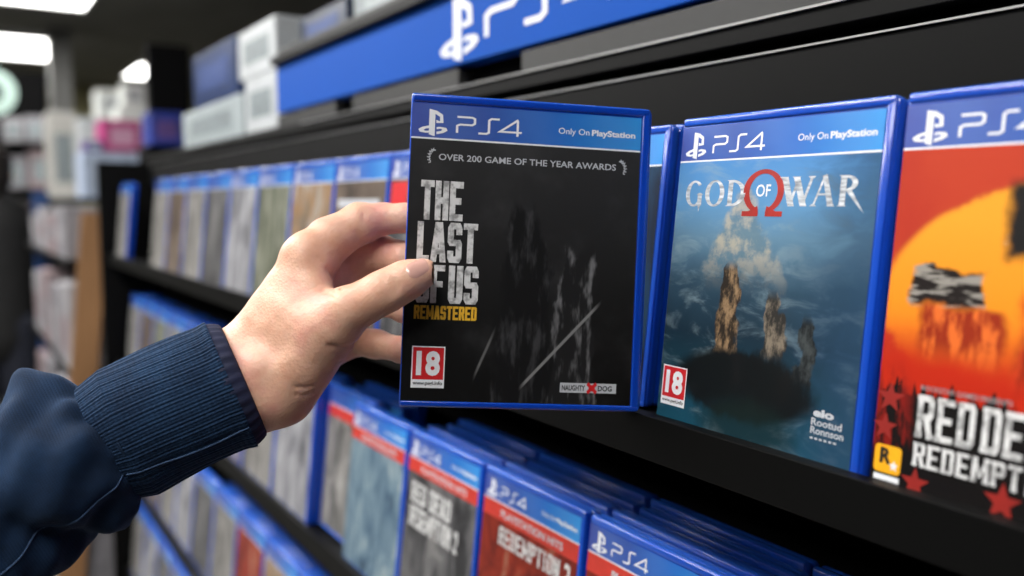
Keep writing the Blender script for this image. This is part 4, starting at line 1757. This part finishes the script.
def body_sdf(Pt):
    d = cap(Pt, (0, 0, .95), (0, 0, 1.38), .15, .17, ((0, 1, 0), 1.5))
    d = smin(d, cap(Pt, (0, 0, 1.4), (0, 0, 1.52), .06, .055), .04)
    d = smin(d, cap(Pt, (0, .01, 1.60), (0, .015, 1.66), .078, .092), .02)
    for s_ in (-1, 1):
        arm = chain(Pt, [((s_ * .18, 0, 1.40), .062), ((s_ * .245, .01, 1.12), .048), ((s_ * .25, .07, .88), .036), ((s_ * .245, .09, .80), .03)], .02)
        d = smin(d, arm, .03)
        for q in range(4):
            d = smin(d, cap(Pt, (s_ * .245, .065 + .018 * q, .80), (s_ * .24, .07 + .018 * q, .70 - .008 * abs(q - 1)), .010, .008), .006)
        d = smin(d, cap(Pt, (s_ * .235, .11, .80), (s_ * .225, .14, .74), .011, .009), .006)
        leg = chain(Pt, [((s_ * .09, 0, .92), .10), ((s_ * .10, .015, .50), .065), ((s_ * .105, -.01, .09), .042)], .02)
        d = smin(d, leg, .04)
        d = smin(d, cap(Pt, (s_ * .105, -.02, .04), (s_ * .115, .16, .03), .036, .03), .02)
    # face
    d = smin(d, cap(Pt, (0, .10, 1.62), (0, .115, 1.60), .012, .014), .01)
    for s_ in (-1, 1):
        d = smin(d, cap(Pt, (s_ * .085, 0, 1.62), (s_ * .088, -.005, 1.65), .016, .016), .008)
        d = np.maximum(d, -(np.linalg.norm(Pt - np.array((s_ * .032, .112, 1.645)), axis=-1) - .012))
    return d


vs, fs = surface_net(body_sdf, (-.34, -.24, -.03), (.34, .24, 1.80), .011)
vs[:, 2] = np.maximum(vs[:, 2], 0.0)
link('body', np_mesh('body', relax(vs, fs, 2), fs), M['skin'], fp)


def jacket_sdf(Pt):
    d = cap(Pt, (0, 0, .90), (0, 0, 1.38), .175, .185, ((0, 1, 0), 1.4))
    d = smin(d, cap(Pt, (0, 0, 1.42), (0, 0, 1.50), .085, .075), .05)
    for s_ in (-1, 1):
        d = smin(d, chain(Pt, [((s_ * .18, 0, 1.40), .082), ((s_ * .25, .01, 1.12), .068), ((s_ * .255, .07, .87), .055)], .02), .03)
    return d


def trouser_sdf(Pt):
    d = cap(Pt, (0, 0, .93), (0, 0, 1.0), .15, .15, ((0, 1, 0), 1.35))
    for s_ in (-1, 1):
        d = smin(d, chain(Pt, [((s_ * .09, 0, .92), .115), ((s_ * .10, .015, .50), .085), ((s_ * .105, -.01, .08), .065)], .02), .03)
    return d


for nm, fn, mt in (('jacket', jacket_sdf, plain('black_jacket', '#141415', .8, .2, 20)), ('trousers', trouser_sdf, plain('navy_trousers', '#141826', .85, .2, 20))):
    vs, fs = surface_net(fn, (-.38, -.26, .0), (.38, .26, 1.62), .011)
    link(nm, np_mesh(nm, relax(vs, fs, 2), fs), mt, fp)
vs, fs = surface_net(lambda q: np.maximum(smin(cap(q, (0, -.015, 1.63), (0, .0, 1.69), .088, .098), cap(q, (0, -.03, 1.55), (0, -.02, 1.6), .06, .075), .03), q[..., 1] - .085 + (q[..., 2] - 1.7) * .3),
                     (-.13, -.15, 1.44), (.13, .14, 1.82), .009)
link('hair', np_mesh('hair', relax(vs, fs, 1), fs), plain('dark_hair', '#1d1714', .7, .3, 60), fp)
for s_ in (-1, 1):
    vs, fs = surface_net(lambda q: np.maximum(smin(cap(q, (s_ * .105, -.03, .045), (s_ * .117, .17, .035), .05, .04), cap(q, (s_ * .105, -.01, .05), (s_ * .105, -.01, .09), .05, .052), .02), -q[..., 2] + .004),
                         (s_ * .11 - .09, -.12, -.01), (s_ * .11 + .09, .25, .18), .009)
    link('shoe', np_mesh('shoe', relax(vs, fs, 1), fs), M['black2'], fp)

# ------------------------------------------------------------------ world and colour
wd_ = bpy.data.worlds.new('world')
SC.world = wd_
wd_.use_nodes = True
bgn = wd_.node_tree.nodes['Background']
bgn.inputs[0].default_value = (.8, .88, 1, 1)
bgn.inputs[1].default_value = .02
vs_ = SC.view_settings
vs_.view_transform = 'Standard'
vs_.look = 'None'
vs_.gamma = 1
vs_.use_curve_mapping = False
vs_.exposure = 0.0
SC.cycles.use_denoising = True
SC.cycles.max_bounces = 8
SC.cycles.sample_clamp_indirect = 6
